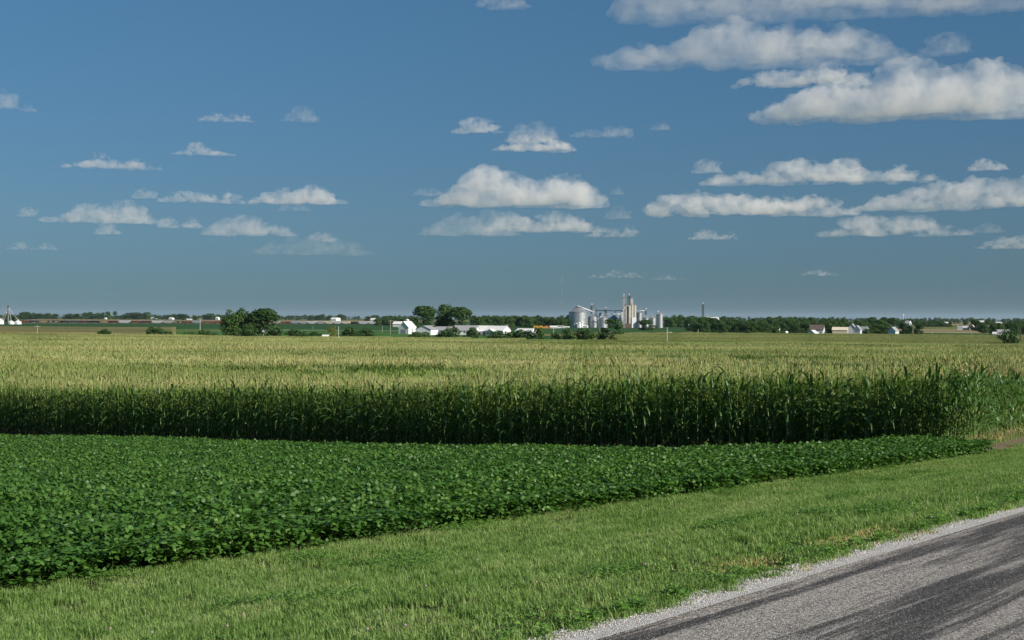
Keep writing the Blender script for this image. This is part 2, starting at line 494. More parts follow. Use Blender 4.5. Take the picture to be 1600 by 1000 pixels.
# --- road: chip seal with dark bitumen streaks along it
def road_material():
    a = T('worn_chip_seal')
    p = a.pos()
    dot1 = a.n('ShaderNodeVectorMath', operation='DOT_PRODUCT'); a.l(p, dot1.inputs[0]); dot1.inputs[1].default_value = U
    dot2 = a.n('ShaderNodeVectorMath', operation='DOT_PRODUCT'); a.l(p, dot2.inputs[0]); dot2.inputs[1].default_value = N
    s_, t_ = dot1.outputs['Value'], dot2.outputs['Value']
    cb = a.n('ShaderNodeCombineXYZ'); a.l(a.math('MULTIPLY', s_, .13), cb.inputs[0]); a.l(a.math('MULTIPLY', t_, 2.4), cb.inputs[1])
    streak = a.noise(cb.outputs[0], 1.0, 3, .55)
    cb2 = a.n('ShaderNodeCombineXYZ'); a.l(a.math('MULTIPLY', s_, .7), cb2.inputs[0]); a.l(a.math('MULTIPLY', t_, 13.0), cb2.inputs[1])
    fine = a.noise(cb2.outputs[0], 1.0, 4, .6)
    # bands across the lane: bleeding bitumen at the edge joint and in the wheel path
    def band(c, w):
        d = a.math('ABSOLUTE', a.math('SUBTRACT', t_, c))
        return a.ramp(a.math('DIVIDE', d, w), [(0.0, 1.0), (1.0, 0.0)])
    b = a.math('ADD', a.math('MULTIPLY', band(6.42, .18), .75), a.math('MULTIPLY', band(5.1, .7), .5))
    b = a.math('ADD', b, a.math('MULTIPLY', band(4.2, .35), .25))
    dark = a.math('ADD', b, a.math('MULTIPLY', a.math('SUBTRACT', streak, .5), 2.6))
    dark = a.math('ADD', dark, a.math('MULTIPLY', a.math('SUBTRACT', fine, .5), 2.0))
    darkf = a.ramp(a.math('ADD', dark, .17), [(.0, 0.0), (.72, 1.0)])
    v = a.n('ShaderNodeTexVoronoi', _Scale=85.0); a.l(p, v.inputs['Vector'])
    sp = a.n('ShaderNodeSeparateColor'); a.l(v.outputs['Color'], sp.inputs[0])
    stone = a.ramp(sp.outputs[0], [(0.0, (.045, .043, .040)), (.25, (.155, .145, .132)), (.7, (.35, .325, .295)), (1.0, (.62, .59, .55))])
    tar = a.ramp(sp.outputs[1], [(0.0, (.014, .014, .015)), (.75, (.045, .044, .043)), (.93, (.18, .17, .16)), (1, (.3, .28, .26))])
    # each chip is either bare stone or tar covered; streaks shift the odds
    sel = a.math('GREATER_THAN', a.math('ADD', a.math('MULTIPLY', darkf, 1.0), a.math('MULTIPLY', sp.outputs[2], .55)), .72)
    c = a.mix(a.math('ADD', a.math('MULTIPLY', sel, .5), a.math('MULTIPLY', darkf, .46)), stone, tar)
    return a.done(a.principled(c, .75, .3, bump=v.outputs['Distance'], bstr=.7, bdist=-.012))
M_ROAD = road_material()
def road():
    ss = np.concatenate([np.linspace(-60, 120, 181), np.linspace(125, 420, 50)])
    tt = np.linspace(T_ROAD0, T_ROAD + .12, 12)
    S, TT = np.meshgrid(ss, tt, indexing='ij')
    X, Y = xy(S, TT); Z = G(X, Y) + .004
    V = np.stack([X, Y, Z], -1).reshape(-1, 3); nt_ = len(tt)
    i = np.arange(len(ss) - 1)[:, None] * nt_; j = np.arange(nt_ - 1)[None, :]
    F = np.stack([i + j, i + nt_ + j, i + nt_ + j + 1, i + j + 1], -1).reshape(-1, 4)
    obj('road', new_mesh('road', V, F, [M_ROAD], smooth=True), kind='structure')
road()
a = T('crushed_limestone')
v = a.n('ShaderNodeTexVoronoi', _Scale=75.0); a.l(a.pos(), v.inputs['Vector'])
sp = a.n('ShaderNodeSeparateColor'); a.l(v.outputs['Color'], sp.inputs[0])
M_GRAV = a.done(a.principled(a.ramp(sp.outputs[0], [(0, (.14, .14, .14)), (.25, (.42, .41, .40)), (1, (.64, .63, .61))]), .9, .2, bump=v.outputs['Distance'], bstr=.8, bdist=-.015))
st_sheet('gravel_shoulder', -30, 200, T_ROAD + .02, T_GRAV + .12, .25, .08, .012, M_GRAV)
st_sheet('far_gravel_shoulder', -30, 200, T_ROAD0 - .7, T_ROAD0 + .02, .5, .3, .012, M_GRAV)

# ------------------------------------------------------------------ instancing of ground cover that nobody could count
def scatter(name, protos, pts, rots, scales, var, **kw):
    """one object: geometry nodes place copies of the prototype meshes on the points"""
    me = bpy.data.meshes.new(name)
    me.vertices.add(len(pts)); me.vertices.foreach_set('co', np.asarray(pts, np.float32).ravel())
    a1 = me.attributes.new('rot', 'FLOAT_VECTOR', 'POINT'); a1.data.foreach_set('vector', np.asarray(rots, np.float32).ravel())
    a2 = me.attributes.new('scl', 'FLOAT_VECTOR', 'POINT'); a2.data.foreach_set('vector', np.asarray(scales, np.float32).ravel())
    a3 = me.attributes.new('var', 'INT', 'POINT'); a3.data.foreach_set('value', np.asarray(var, np.int32))
    ng = bpy.data.node_groups.new(name + '_scatter', 'GeometryNodeTree')
    ng.interface.new_socket('Geometry', in_out='INPUT', socket_type='NodeSocketGeometry')
    ng.interface.new_socket('Geometry', in_out='OUTPUT', socket_type='NodeSocketGeometry')
    N_ = ng.nodes; L = ng.links
    gi = N_.new('NodeGroupInput'); go = N_.new('NodeGroupOutput'); jn = N_.new('GeometryNodeJoinGeometry')
    def attr(nm, typ):
        q = N_.new('GeometryNodeInputNamedAttribute'); q.data_type = typ; q.inputs[0].default_value = nm
        return [o for o in q.outputs if o.enabled][0]
    rot = attr('rot', 'FLOAT_VECTOR'); scl = attr('scl', 'FLOAT_VECTOR'); va = attr('var', 'INT')
    e2r = N_.new('FunctionNodeEulerToRotation'); L.new(rot, e2r.inputs[0])
    for k, pm in enumerate(protos):
        po = bpy.data.objects.new(pm.name, pm)
        oi = N_.new('GeometryNodeObjectInfo'); oi.inputs[0].default_value = po; oi.transform_space = 'ORIGINAL'
        oi.inputs['As Instance'].default_value = True
        cmp = N_.new('FunctionNodeCompare'); cmp.data_type = 'INT'; cmp.operation = 'EQUAL'
        ins = [q for q in cmp.inputs if q.enabled]
        L.new(va, ins[0]); ins[1].default_value = k
        io = N_.new('GeometryNodeInstanceOnPoints')
        L.new(gi.outputs[0], io.inputs['Points']); L.new(cmp.outputs[0], io.inputs['Selection'])
        L.new(oi.outputs['Geometry'], io.inputs['Instance'])
        L.new(e2r.outputs[0], io.inputs['Rotation']); L.new(scl, io.inputs['Scale'])
        L.new(io.outputs[0], jn.inputs[0])
    L.new(jn.outputs[0], go.inputs[0])
    o = obj(name, me, **kw)
    md = o.modifiers.new('scatter', 'NODES'); md.node_group = ng
    return o

def in_view(x, y, z, m=1.12, hgt=2.0):
    """mask of points near the camera's field of view (some margin beside it)"""
    x = np.asarray(x); y = np.asarray(y)
    return (y > 4) & (np.abs(x) < 0.36 * m * y + 2.5) & ((CZ - (z + hgt)) < (0.232 * y + 1.0))

def tilt_rot(X, Y, heading, d=1.0):
    gx = (G(X + d, Y) - G(X - d, Y)) / (2 * d); gy = (G(X, Y + d) - G(X, Y - d)) / (2 * d)
    out = np.zeros((len(X), 3))
    for i in range(len(X)):
        z = Vector((-gx[i], -gy[i], 1)).normalized()
        h = Vector((math.cos(heading[i]), math.sin(heading[i]), 0))
        xa = (h - z * h.dot(z)).normalized(); ya = z.cross(xa)
        out[i] = Matrix((xa, ya, z)).transposed().to_euler()
    return out
ROAD_HEAD = math.atan2(U.y, U.x)

def grid_st(s0, s1, t0, t1, ds, dt):
    S, TT = np.meshgrid(np.arange(s0, s1, ds) + ds / 2, np.arange(t0, t1, dt) + dt / 2, indexing='ij')
    S = S.ravel(); TT = TT.ravel()
    X, Y = xy(S, TT)
    return S, TT, X, Y, G(X, Y)
# ------------------------------------------------------------------ soybeans
rng = np.random.default_rng(7)
M_SOY = leafmat('soybean_leaf', (.034, .096, .017), (.076, .176, .028), (.16, .24, .05), trans=.22, rough=.48, spec=.36, wscale=.25, wamt=.35)
M_STEM = plain('bean_stem', (.10, .14, .05), .7)

def frames(n, tilt, rng, az=None):
    """random leaf frames: direction along the leaf, across it, normal"""
    az = rng.uniform(0, 2 * PI, n) if az is None else az
    el = rng.normal(0, tilt, n)
    roll = rng.normal(0, tilt, n)
    d = np.stack([np.cos(az) * np.cos(el), np.sin(az) * np.cos(el), np.sin(el)], -1)
    side = np.stack([-np.sin(az), np.cos(az), np.zeros(n)], -1)
    nn = np.cross(d, side)
    s2 = side * np.cos(roll)[:, None] + nn * np.sin(roll)[:, None]
    return d, s2, np.cross(d, s2)

def leaflets(base, d, s, nn, L, Wd, fold=.18, droop=.15):
    """ovate leaflet folded along its midrib: 8 verts, 4 quads"""
    L = L[:, None]; Wd = Wd[:, None]
    P = lambda a, b, c: base + d * L * a + s * Wd * b + nn * L * c
    pts = [P(0, 0, 0), P(.22, .42, .22 * fold), P(.55, .45, .2 * fold - droop * .25), P(1, 0, -droop),
           P(.55, -.45, .2 * fold - droop * .25), P(.22, -.42, .22 * fold), P(.35, 0, -.0), P(.65, 0, -droop * .2)]
    V = np.stack(pts, 1)
    n = len(base); o = (np.arange(n) * 8)[:, None]
    q = np.array([[0, 1, 6, 6], [1, 2, 7, 6], [2, 3, 7, 7], [0, 6, 5, 5], [6, 7, 4, 5], [7, 3, 4, 4]])
    tri = np.array([[0, 6, 1], [1, 6, 7], [1, 7, 2], [2, 7, 3], [0, 5, 6], [5, 7, 6], [5, 4, 7], [4, 3, 7]])
    F = (o[:, :, None] + tri[None]).reshape(-1, 3)
    return V.reshape(-1, 3), F

def bean_patch(k, half=.5, ntri=320, scale=1.0):
    r = np.random.default_rng(100 + k)
    Vs, Fs, off = [], [], 0
    n = int(ntri)
    cx = r.uniform(-half, half, n); cyy = r.uniform(-half, half, n)
    row = .5 + .5 * np.cos(cyy * 2 * PI / .5)
    h = (.50 + .15 * r.random(n) + .06 * row) * (1 - .75 * r.random(n) ** 2.2)
    az = r.uniform(0, 2 * PI, n)
    for j, da in enumerate((0, 2.0, -2.0)):
        a_ = az + da + r.normal(0, .25, n)
        d, s, nn = frames(n, .6, r, a_)
        base = np.stack([cx, cyy, h], -1) + d * .02
        V, F = leaflets(base, d, s, nn, r.uniform(.074, .128, n) * scale, r.uniform(.058, .094, n) * scale, droop=.22)
        Vs.append(V); Fs.append(F + off); off += len(V)
    nl = sum(len(f) for f in Fs)
    ns = 12                                   # stems
    sx = r.uniform(-half, half, ns); sy = np.round(r.uniform(-1, 1, ns)) * .38 * .66 + r.normal(0, .03, ns)
    for q in range(ns):
        b = np.array([sx[q], sy[q], 0]); t_ = b + np.array([r.normal(0, .07), r.normal(0, .07), .45])
        w = .005
        V = np.array([b + [w, 0, 0], b + [-w, w, 0], b + [-w, -w, 0], t_])
        Vs.append(V); Fs.append(np.array([[0, 1, 3], [1, 2, 3], [2, 0, 3]]) + off); off += 4
    F = np.concatenate(Fs)
    mi = np.zeros(len(F), int); mi[nl:] = 1
    return new_mesh('bean_patch', np.concatenate(Vs), F, [M_SOY, M_STEM], mi)

def beans():
    protos = [bean_patch(k) for k in range(4)]
    S, TT, X, Y, Z = grid_st(-40, S_BEAN, T_BEAN, 170, 1.0, 1.0)
    edge = np.array([.35 * noise.noise(Vector((q * .7, 4.4, 0))) for q in S])
    TT2 = TT + np.where(TT < T_BEAN + 1, edge + .1, 0)
    X, Y = xy(S, TT2); Z = G(X, Y)
    k = in_view(X, Y, Z)
    # the last yard before the corn stays bare
    X, Y, Z, S, TT = X[k], Y[k], Z[k], S[k], TT2[k]
    n = len(X)
    head = ROAD_HEAD + rng.integers(0, 2, n) * PI
    rot = tilt_rot(X, Y, head)
    hz = 1 + .16 * np.array([noise.noise(Vector((a_ * .35, b_ * .35, 1.0))) for a_, b_ in zip(S, TT)]) + rng.normal(0, .03, n)
    hz = hz * (1 - .30 * (TT < T_BEAN + .9) - .12 * ((TT >= T_BEAN + .9) & (TT < T_BEAN + 1.9)))
    sc = np.stack([np.ones(n) * 1.02, 1.02 * (rng.integers(0, 2, n) * 2 - 1), hz], -1)
    scatter('bean_plants', protos, np.stack([X, Y, Z], -1), rot, sc, rng.integers(0, 4, n), kind='stuff',
            label='dense dark green soybean field between the grass verge and the corn', cat='bean crop')
    print('bean patches', n)
beans()

# ------------------------------------------------------------------ grass
def grass_mat():
    a = T('grass_blade')
    geo = a.n('ShaderNodeNewGeometry')
    w = a.noise(geo.outputs['Position'], .55, 4, .6)
    w2 = a.noise(geo.outputs['Position'], 2.6, 2)
    f = a.math('ADD', a.math('MULTIPLY', geo.outputs['Random Per Island'], .5), a.math('MULTIPLY', a.ramp(w, [(.32, 0), (.68, 1.)]), .33))
    f = a.math('ADD', f, a.math('MULTIPLY', a.ramp(w2, [(.35, 0), (.65, 1.)]), .17))
    c = a.ramp(f, [(0, (.06, .13, .024)), (.3, (.14, .255, .055)), (.6, (.23, .355, .10)), (.85, (.36, .42, .18)), (.97, (.52, .48, .28))])
    p = a.principled(c, .5, .3)
    tr = a.n('ShaderNodeBsdfTranslucent'); a.l(a.mix(1.0, c, (1.2, 1.3, .6), 'MULTIPLY'), tr.inputs[0])
    mx = a.n('ShaderNodeMixShader'); mx.inputs[0].default_value = .33
    a.l(p, mx.inputs[1]); a.l(tr.outputs[0], mx.inputs[2])
    return a.done(mx.outputs[0])
M_GRASS = grass_mat()
M_STRAW = leafmat('straw_grass', (.27, .27, .10), (.48, .44, .20), trans=.2, rough=.7, spec=.15)
M_CLOVER = leafmat('clover_leaf', (.07, .16, .025), (.14, .28, .05), trans=.2, wscale=.8)

def grass_patch(k, nb=2300, half=.52, h0=.035, h1=.105, weeds=0, straw=False):
    r = np.random.default_rng(300 + k)
    bx = r.uniform(-half, half, nb); by = r.uniform(-half, half, nb)
    # tufts
    tx = r.uniform(-half, half, 60); ty = r.uniform(-half, half, 60)
    sel = r.random(nb) < .55; q = r.integers(0, 60, nb)
    bx = np.where(sel, tx[q] + r.normal(0, .03, nb), bx); by = np.where(sel, ty[q] + r.normal(0, .03, nb), by)
    h = r.uniform(h0, h1, nb) * (1 + .35 * (sel)); az = r.uniform(0, 2 * PI, nb); lean = np.abs(r.normal(.55, .4, nb))
    w = r.uniform(.0022, .0048, nb)
    d = np.stack([np.cos(az), np.sin(az), 0 * az], -1); s = np.stack([-np.sin(az), np.cos(az), 0 * az], -1)
    b = np.stack([bx, by, 0 * bx], -1); up = np.array([0, 0, 1.0])
    hh = h[:, None]; ww = w[:, None]; ll = lean[:, None]
    mid = b + up * hh * .6 + d * hh * ll * .3
    tip = b + up * hh * (1 - .25 * ll) + d * hh * ll
    V = np.stack([b - s * ww, b + s * ww, mid + s * ww * .8, mid - s * ww * .8, tip], 1).reshape(-1, 3)
    o = (np.arange(nb) * 5)[:, None]
    F = (o[:, :, None] + np.array([[0, 1, 2], [0, 2, 3], [3, 2, 4]])[None]).reshape(-1, 3)
    mi = np.zeros(len(F), int)
    if weeds:
        n = weeds
        az2 = r.uniform(0, 2 * PI, n)
        c = np.stack([r.normal(0, half * .45, n), r.normal(0, half * .45, n), r.uniform(.05, .13, n)], -1)
        Vs, Fs, off = [V], [F], len(V)
        for da in (0, 2.1, -2.1):
            d, s, nn = frames(n, .35, r, az2 + da)
            V2, F2 = leaflets(c, d, s, nn, r.uniform(.018, .04, n), r.uniform(.016, .03, n))
            Vs.append(V2); Fs.append(F2 + off); off += len(V2)
        V = np.concatenate(Vs); F = np.concatenate(Fs)
        mi = np.concatenate([mi, np.ones(len(F) - len(mi), int)])
    return new_mesh('grass_patch', V, F, [M_STRAW if straw else M_GRASS, M_CLOVER], mi)

def grass():
    protos = [grass_patch(0), grass_patch(1), grass_patch(2, h0=.05, h1=.12), grass_patch(3, nb=1700, weeds=330), grass_patch(4, nb=1400, weeds=650),
              grass_patch(5, nb=1500, h0=.025, h1=.08, weeds=90), grass_patch(8, nb=1500, h0=.02, h1=.05, straw=True)]
    S, TT, X, Y, Z = grid_st(-30, 220, T_GRAV - .15, T_CORN + 24, 1.0, 1.0)
    n0 = len(S)
    TT = TT + rng.normal(0, .12, n0); S = S + rng.normal(0, .15, n0)
    edge = np.array([.30 * noise.noise(Vector((q * .8, 14.4, 0))) for q in S])
    lim_in = T_GRAV + .42 + edge * .5
    TT = np.where(TT < T_GRAV + 1, np.maximum(TT, lim_in), TT)
    keep = (TT < T_BEAN + .35) | (S > S_BEAN + 1)
    soil = ((S > S_BEAN - 1.5) & (TT > corn_edge(S) - 1.5 + edge * 2)) | ((S < S_BEAN + 1) & (TT > T_CORN))
    keep &= ~soil
    X, Y = xy(S, TT); Z = G(X, Y)
    keep &= in_view(X, Y, Z, hgt=.2)
    S, TT, X, Y, Z, edge = S[keep], TT[keep], X[keep], Y[keep], Z[keep], edge[keep]
    n = len(X)
    w = np.array([noise.noise(Vector((a_ * .45, b_ * .45, 3.0))) for a_, b_ in zip(S, TT)])
    var = np.where(w > .44, 3, np.where(w > .22, np.where(rng.random(n) < .5, 3, 0), rng.integers(0, 3, n)))
    var = np.where((TT < T_GRAV + 1.0), np.where(rng.random(n) < .6, 5, 2), var)
    for bx, by in ((1392, 829), (1345, 843), (1212, 880)):
        dr = px_dir(bx, by); k_ = -CZ / dr.z; X0, Y0 = dr.x * k_, dr.y * k_
        j = int(np.argmin((X - X0) ** 2 + (Y - Y0) ** 2)); var[j] = 6
    hgt = 1 + .3 * np.array([noise.noise(Vector((a_ * .3, b_ * .3, 8.0))) for a_, b_ in zip(S, TT)])
    rot = tilt_rot(X, Y, rng.uniform(0, 2 * PI, n))
    sc = np.stack([np.ones(n) * 1.1, np.ones(n) * 1.1, hgt], -1)
    scatter('grass', protos, np.stack([X, Y, Z], -1), rot, sc, var, kind='stuff', label='uneven green roadside grass with clover and straw coloured blades', cat='grass')
    # ragged tufts creeping over the gravel edge
    m = 420
    s_ = rng.uniform(2, 60, m); t_ = T_GRAV + .02 + np.abs(rng.normal(0, .09, m)) - .05
    small = [grass_patch(6, nb=120, half=.10, h0=.015, h1=.06, weeds=30), grass_patch(7, nb=160, half=.12, h0=.02, h1=.07, weeds=10)]
    x_, y_ = xy(s_, t_); z_ = G(x_, y_) + .006
    scatter('grass_tufts', small, np.stack([x_, y_, z_], -1), np.stack([0 * x_, 0 * x_, rng.uniform(0, 6.28, m)], -1), np.ones((m, 3)) * rng.uniform(.6, 1.3, m)[:, None],
            rng.integers(0, 2, m), kind='stuff', label='ragged grass tufts creeping over the white gravel edge', cat='grass')
    print('grass patches', n)
grass()

# gravel stones
def stones(k, n=520, half=(.25, .25)):
    r = np.random.default_rng(500 + k)
    o8 = np.array([[1, 0, 0], [-1, 0, 0], [0, 1, 0], [0, -1, 0], [0, 0, 1], [0, 0, -1]], float)
    f8 = np.array([[0, 2, 4], [2, 1, 4], [1, 3, 4], [3, 0, 4], [2, 0, 5], [1, 2, 5], [3, 1, 5], [0, 3, 5]])
    sz = r.uniform(.0035, .009, (n, 1, 1)) * r.uniform(.7, 1.3, (n, 1, 3))
    c = np.stack([r.uniform(-half[0], half[0], n), r.uniform(-half[1], half[1], n), r.uniform(0, .008, n)], -1)[:, None, :]
    an = r.uniform(0, PI, n); ca, sa = np.cos(an), np.sin(an)
    v = o8[None] * sz + r.normal(0, .0012, (n, 6, 3))
    x = v[..., 0] * ca[:, None] - v[..., 1] * sa[:, None] + v[..., 2] * .3; y = v[..., 0] * sa[:, None] + v[..., 1] * ca[:, None]
    V = np.stack([x, y, v[..., 2]], -1) + c
    F = ((np.arange(n) * 6)[:, None, None] + f8[None]).reshape(-1, 3)
    a = T('limestone_chip')
    M = a.done(a.principled(a.ramp(a.n('ShaderNodeNewGeometry').outputs['Random Per Island'], [(0, (.20, .195, .19)), (.3, (.42, .41, .40)), (1, (.62, .61, .59))]), .85, .2))
    return new_mesh('stones', V.reshape(-1, 3), F, [M])
def gravel():
    protos = [stones(k) for k in range(3)]
    S, TT, X, Y, Z = grid_st(2, 75, T_ROAD + .05, T_GRAV + .02, .5, .42)
    TT = TT + .02
    X, Y = xy(S, TT); n = len(X)
    sc = np.stack([np.ones(n), np.ones(n) * .85, np.ones(n)], -1)
    scatter('gravel', protos, np.stack([X, Y, G(X, Y) + .012], -1), np.stack([0 * X, 0 * X, np.full(n, ROAD_HEAD) + rng.integers(0, 2, n) * PI], -1), sc, rng.integers(0, 3, n),
            kind='stuff', label='pale crushed limestone gravel strip beside the road', cat='gravel')
    m = 60                                  # strays on the road and in the grass edge
gravel()
# ------------------------------------------------------------------ corn
M_CLEAF = leafmat('corn_leaf', (.030, .085, .02), (.085, .175, .038), (.16, .23, .06), trans=.24, rough=.38, spec=.5, wscale=.12, wamt=.3, obr=True)
M_CDRY = leafmat('corn_leaf_dry', (.20, .15, .07), (.38, .29, .15), trans=.2, rough=.7, spec=.1, tcol=(1.1, 1.0, .8))
M_STALK = leafmat('corn_stalk', (.08, .15, .035), (.19, .26, .07), trans=0, rough=.6)
M_TASSEL = leafmat('corn_tassel', (.17, .23, .075), (.50, .47, .21), trans=.15, rough=.8, spec=.1, tcol=(1, 1, .9), wscale=.05, wamt=.6, wide=True)
M_CTOP = leafmat('corn_leaf_upper', (.055, .12, .028), (.20, .28, .065), trans=.25, rough=.45, spec=.35, wscale=.06, wamt=.6, wide=True)

def corn_leaf(rnd, h, az, L, Wd, rise, bend, segs=6, flat=False, twist=0):
    """arching blade with a folded midrib; returns verts, faces"""
    V, F = [], []
    d = Vector((math.cos(az), math.sin(az), 0)); s = Vector((-math.sin(az), math.cos(az), 0))
    p = Vector((0, 0, h)); ang = rise
    for i in range(segs + 1):
        u = i / segs
        w = Wd * (math.sin(min(1, u * 1.9 + .18) * PI / 2)) * (1 - u ** 2.2) + .002
        nn = Vector((0, 0, 1)) * math.cos(ang) - d * math.sin(ang)
        sv = s * math.cos(twist * u) + nn * math.sin(twist * u)
        if flat: V += [p - sv * w * .5, p + sv * w * .5]
        else: V += [p - sv * w * .5 + nn * w * .18, p, p + sv * w * .5 + nn * w * .18]
        st_ = L / segs
        p = p + (d * math.cos(ang) + Vector((0, 0, 1)) * math.sin(ang)) * st_
        ang -= bend / segs * (1 + 1.2 * u)
    k = 2 if flat else 3
    for i in range(segs):
        for j in range(k - 1):
            a_ = i * k + j
            F.append((a_, a_ + 1, a_ + k + 1, a_ + k))
    return [tuple(v) for v in V], F

def tube(path, rad, n=5):
    V, F = [], []
    for i, (p, r_) in enumerate(zip(path, rad)):
        for j in range(n):
            q = 2 * PI * j / n
            V.append((p[0] + r_ * math.cos(q), p[1] + r_ * math.sin(q), p[2]))
    for i in range(len(path) - 1):
        for j in range(n):
            F.append((i * n + j, i * n + (j + 1) % n, (i + 1) * n + (j + 1) % n, (i + 1) * n + j))
    return V, F

def tassel_geo(rnd, h, nb=9):
    V, F = [], []
    def strip(p0, d, L, w, bend):
        o = len(V)
        s = Vector((-d.y, d.x, 0))
        if s.length < .01: s = Vector((1, 0, 0))
        s.normalize()
        p1 = p0 + d * L * .5; p2 = p0 + d * L + Vector((0, 0, -bend * L))
        for q, ww in ((p0, w * .6), (p1, w), (p2, w * .35)):
            V.extend([tuple(q - s * ww), tuple(q + s * ww), tuple(q + Vector((0, 0, ww)) + s.cross(d) * ww)])
        for i in range(2):
            for j in range(3):
                F.append((o + i * 3 + j, o + i * 3 + (j + 1) % 3, o + (i + 1) * 3 + (j + 1) % 3, o + (i + 1) * 3 + j))
    strip(Vector((0, 0, h - .05)), Vector((rnd.uniform(-.08, .08), rnd.uniform(-.08, .08), 1)), .40, .013, 0)
    for i in range(nb):
        az = rnd.uniform(0, 2 * PI); el = rnd.uniform(.7, 1.25)
        strip(Vector((0, 0, h + .02 * i)), Vector((math.cos(az) * math.cos(el), math.sin(az) * math.cos(el), math.sin(el))), rnd.uniform(.20, .32), .011, rnd.uniform(.05, .3))
    return V, F

def plant_parts(seed, H=2.55, dry=2, lean=.22):
    """all pieces of one corn plant: list of (name, verts, faces, material)"""
    r = random.Random(seed)
    out = []
    lx, ly = r.uniform(-.05, .05), r.uniform(-.05, .05)
    path = [(lx * q * q, ly * q * q, H * q) for q in (0, .25, .5, .75, 1.0)]
    V, F = tube(path, (.015, .014, .012, .009, .006))
    out.append(('stalk', V, F, M_STALK))
    n = 12
    base_az = r.uniform(0, PI)
    for i in range(n):
        f = i / (n - 1)
        h = .28 + f * (H - .55)
        az = base_az + (i % 2) * PI + r.normalvariate(0, .35)
        up = f
        L = (.62 + .30 * math.sin(PI * min(1, f * 1.1))) * r.uniform(.85, 1.1)
        if i < dry: V, F = corn_leaf(r, h, az, L * .7, .045, .4, 3.2, twist=r.uniform(-1, 1)); m = M_CDRY
        else:
            V, F = corn_leaf(r, h, az, L, r.uniform(.085, .115), .85 + .35 * up + r.normalvariate(0, .1), r.uniform(1.5, 2.4) - .9 * up * r.random(), twist=r.uniform(-.7, .7))
            m = M_CLEAF
        # wind: everything leans a little the same way
        V = [(x + lean * .10 * (z / H) ** 2 + .0, y, z) for x, y, z in V]
        V = [(x + lx * (h / H) ** 2, y + ly * (h / H) ** 2, z) for x, y, z in V]
        out.append(('leaf', V, F, m))
    V, F = tassel_geo(r, H)
    V = [(x + lx, y + ly, z) for x, y, z in V]
    out.append(('tassel', V, F, M_TASSEL))
    # ear in its husk
    az = base_az + .4; h = 1.05 + r.uniform(-.1, .15)
    c = [(.02 * math.cos(az) + math.cos(az) * .05 * q, .02 * math.sin(az) + math.sin(az) * .05 * q, h + .22 * q) for q in (0, .3, .7, 1)]
    V, F = tube(c, (.012, .026, .024, .006), 6)
    out.append(('ear', V, F, M_STALK))
    return out

def corn_plants():
    protos = []
    for k in range(7):
        parts = [(nm, new_mesh(nm, V, F, [m], smooth=(nm != 'tassel'))) for nm, V, F, m in plant_parts(40 + k, H=2.42 + .05 * (k % 4), dry=1 + k % 2)]
        protos.append(parts)
    r = random.Random(5)
    spots = []
    for row in range(0, 78):
        t_ = T_CORN + .762 * row
        nn = 2 if row > 24 else (3 if row > 2 else 5)
        for q in range(nn):
            s_ = S_CORN + .19 * q + r.uniform(-.04, .04) + (0.25 * noise.noise(Vector((row * .7, 3, 3))))
            spots.append((row, q, s_, t_ + r.uniform(-.03, .03)))
    side = []
    for row in range(1, 8):                         # the sunlit edge that swings away from the road: the last plants of each row
        s_end = S_CORN + row * .762 / EDGE_K
        for q in range(int((.762 / EDGE_K + .5) / .19)):
            s_ = s_end - .19 * q
            if s_ > S_CORN + .75: side.append((-row, q, s_ + r.uniform(-.04, .04), T_CORN + .762 * row + r.uniform(-.03, .03)))
    spots = side + spots
    n = 0; taken = {}
    for row, q, s_, t_ in spots:
        x, y = xy(s_, t_)
        if abs(x) > .37 * y + .6 or n >= 300: continue
        n += 1
        parts = protos[r.randrange(7)]
        z = g(x, y) + .02
        root = bpy.data.objects.new('corn_plant', None)
        COL.objects.link(root)
        root.location = (x, y, z)
        root.rotation_euler = (r.gauss(0, .03), r.gauss(.05, .03), r.uniform(0, 2 * PI))
        k = r.uniform(1.08, 1.2); root.scale = (1.0, 1.0, k * .97) if row < 0 else (1.1, 1.1, k * (.98 + .15 * min(1, abs(row) / 14)))
        root['category'] = 'corn plant'
        if row < 0: root['label'] = 'sunlit corn plant of the outermost row beside the dry soil strip'; root['group'] = 'corn plants of the sunlit outermost row'
        elif row < 18: root['label'] = 'tall corn plant at a row end behind the right tip of the bean field'; root['group'] = 'corn plants at the row ends on the right'
        elif row < 45: root['label'] = 'corn plant at a row end behind the middle of the bean field'; root['group'] = 'corn plants at the row ends in the middle'
        else: root['label'] = 'corn plant at a shaded row end far left behind the bean field'; root['group'] = 'corn plants at the row ends on the left'
        root.empty_display_size = .2
        for nm, me in parts:
            o = bpy.data.objects.new(nm, me)
            COL.objects.link(o); o.parent = root
        if row >= 0: taken[row] = max(taken.get(row, 0), s_)
    print('corn plants', n)
    return taken
TAKEN = corn_plants()

def np_mesh(parts_list, name):
    """join (verts, faces, mat) pieces to one mesh"""
    Vs, Fs, mi, mats, off = [], [], [], [], 0
    for V, F, m in parts_list:
        if m not in mats: mats.append(m)
        Vs.extend(V); Fs.extend([tuple(a_ + off for a_ in f) for f in F]); mi += [mats.index(m)] * len(F); off += len(V)
    return new_mesh(name, Vs, Fs, mats, mi)

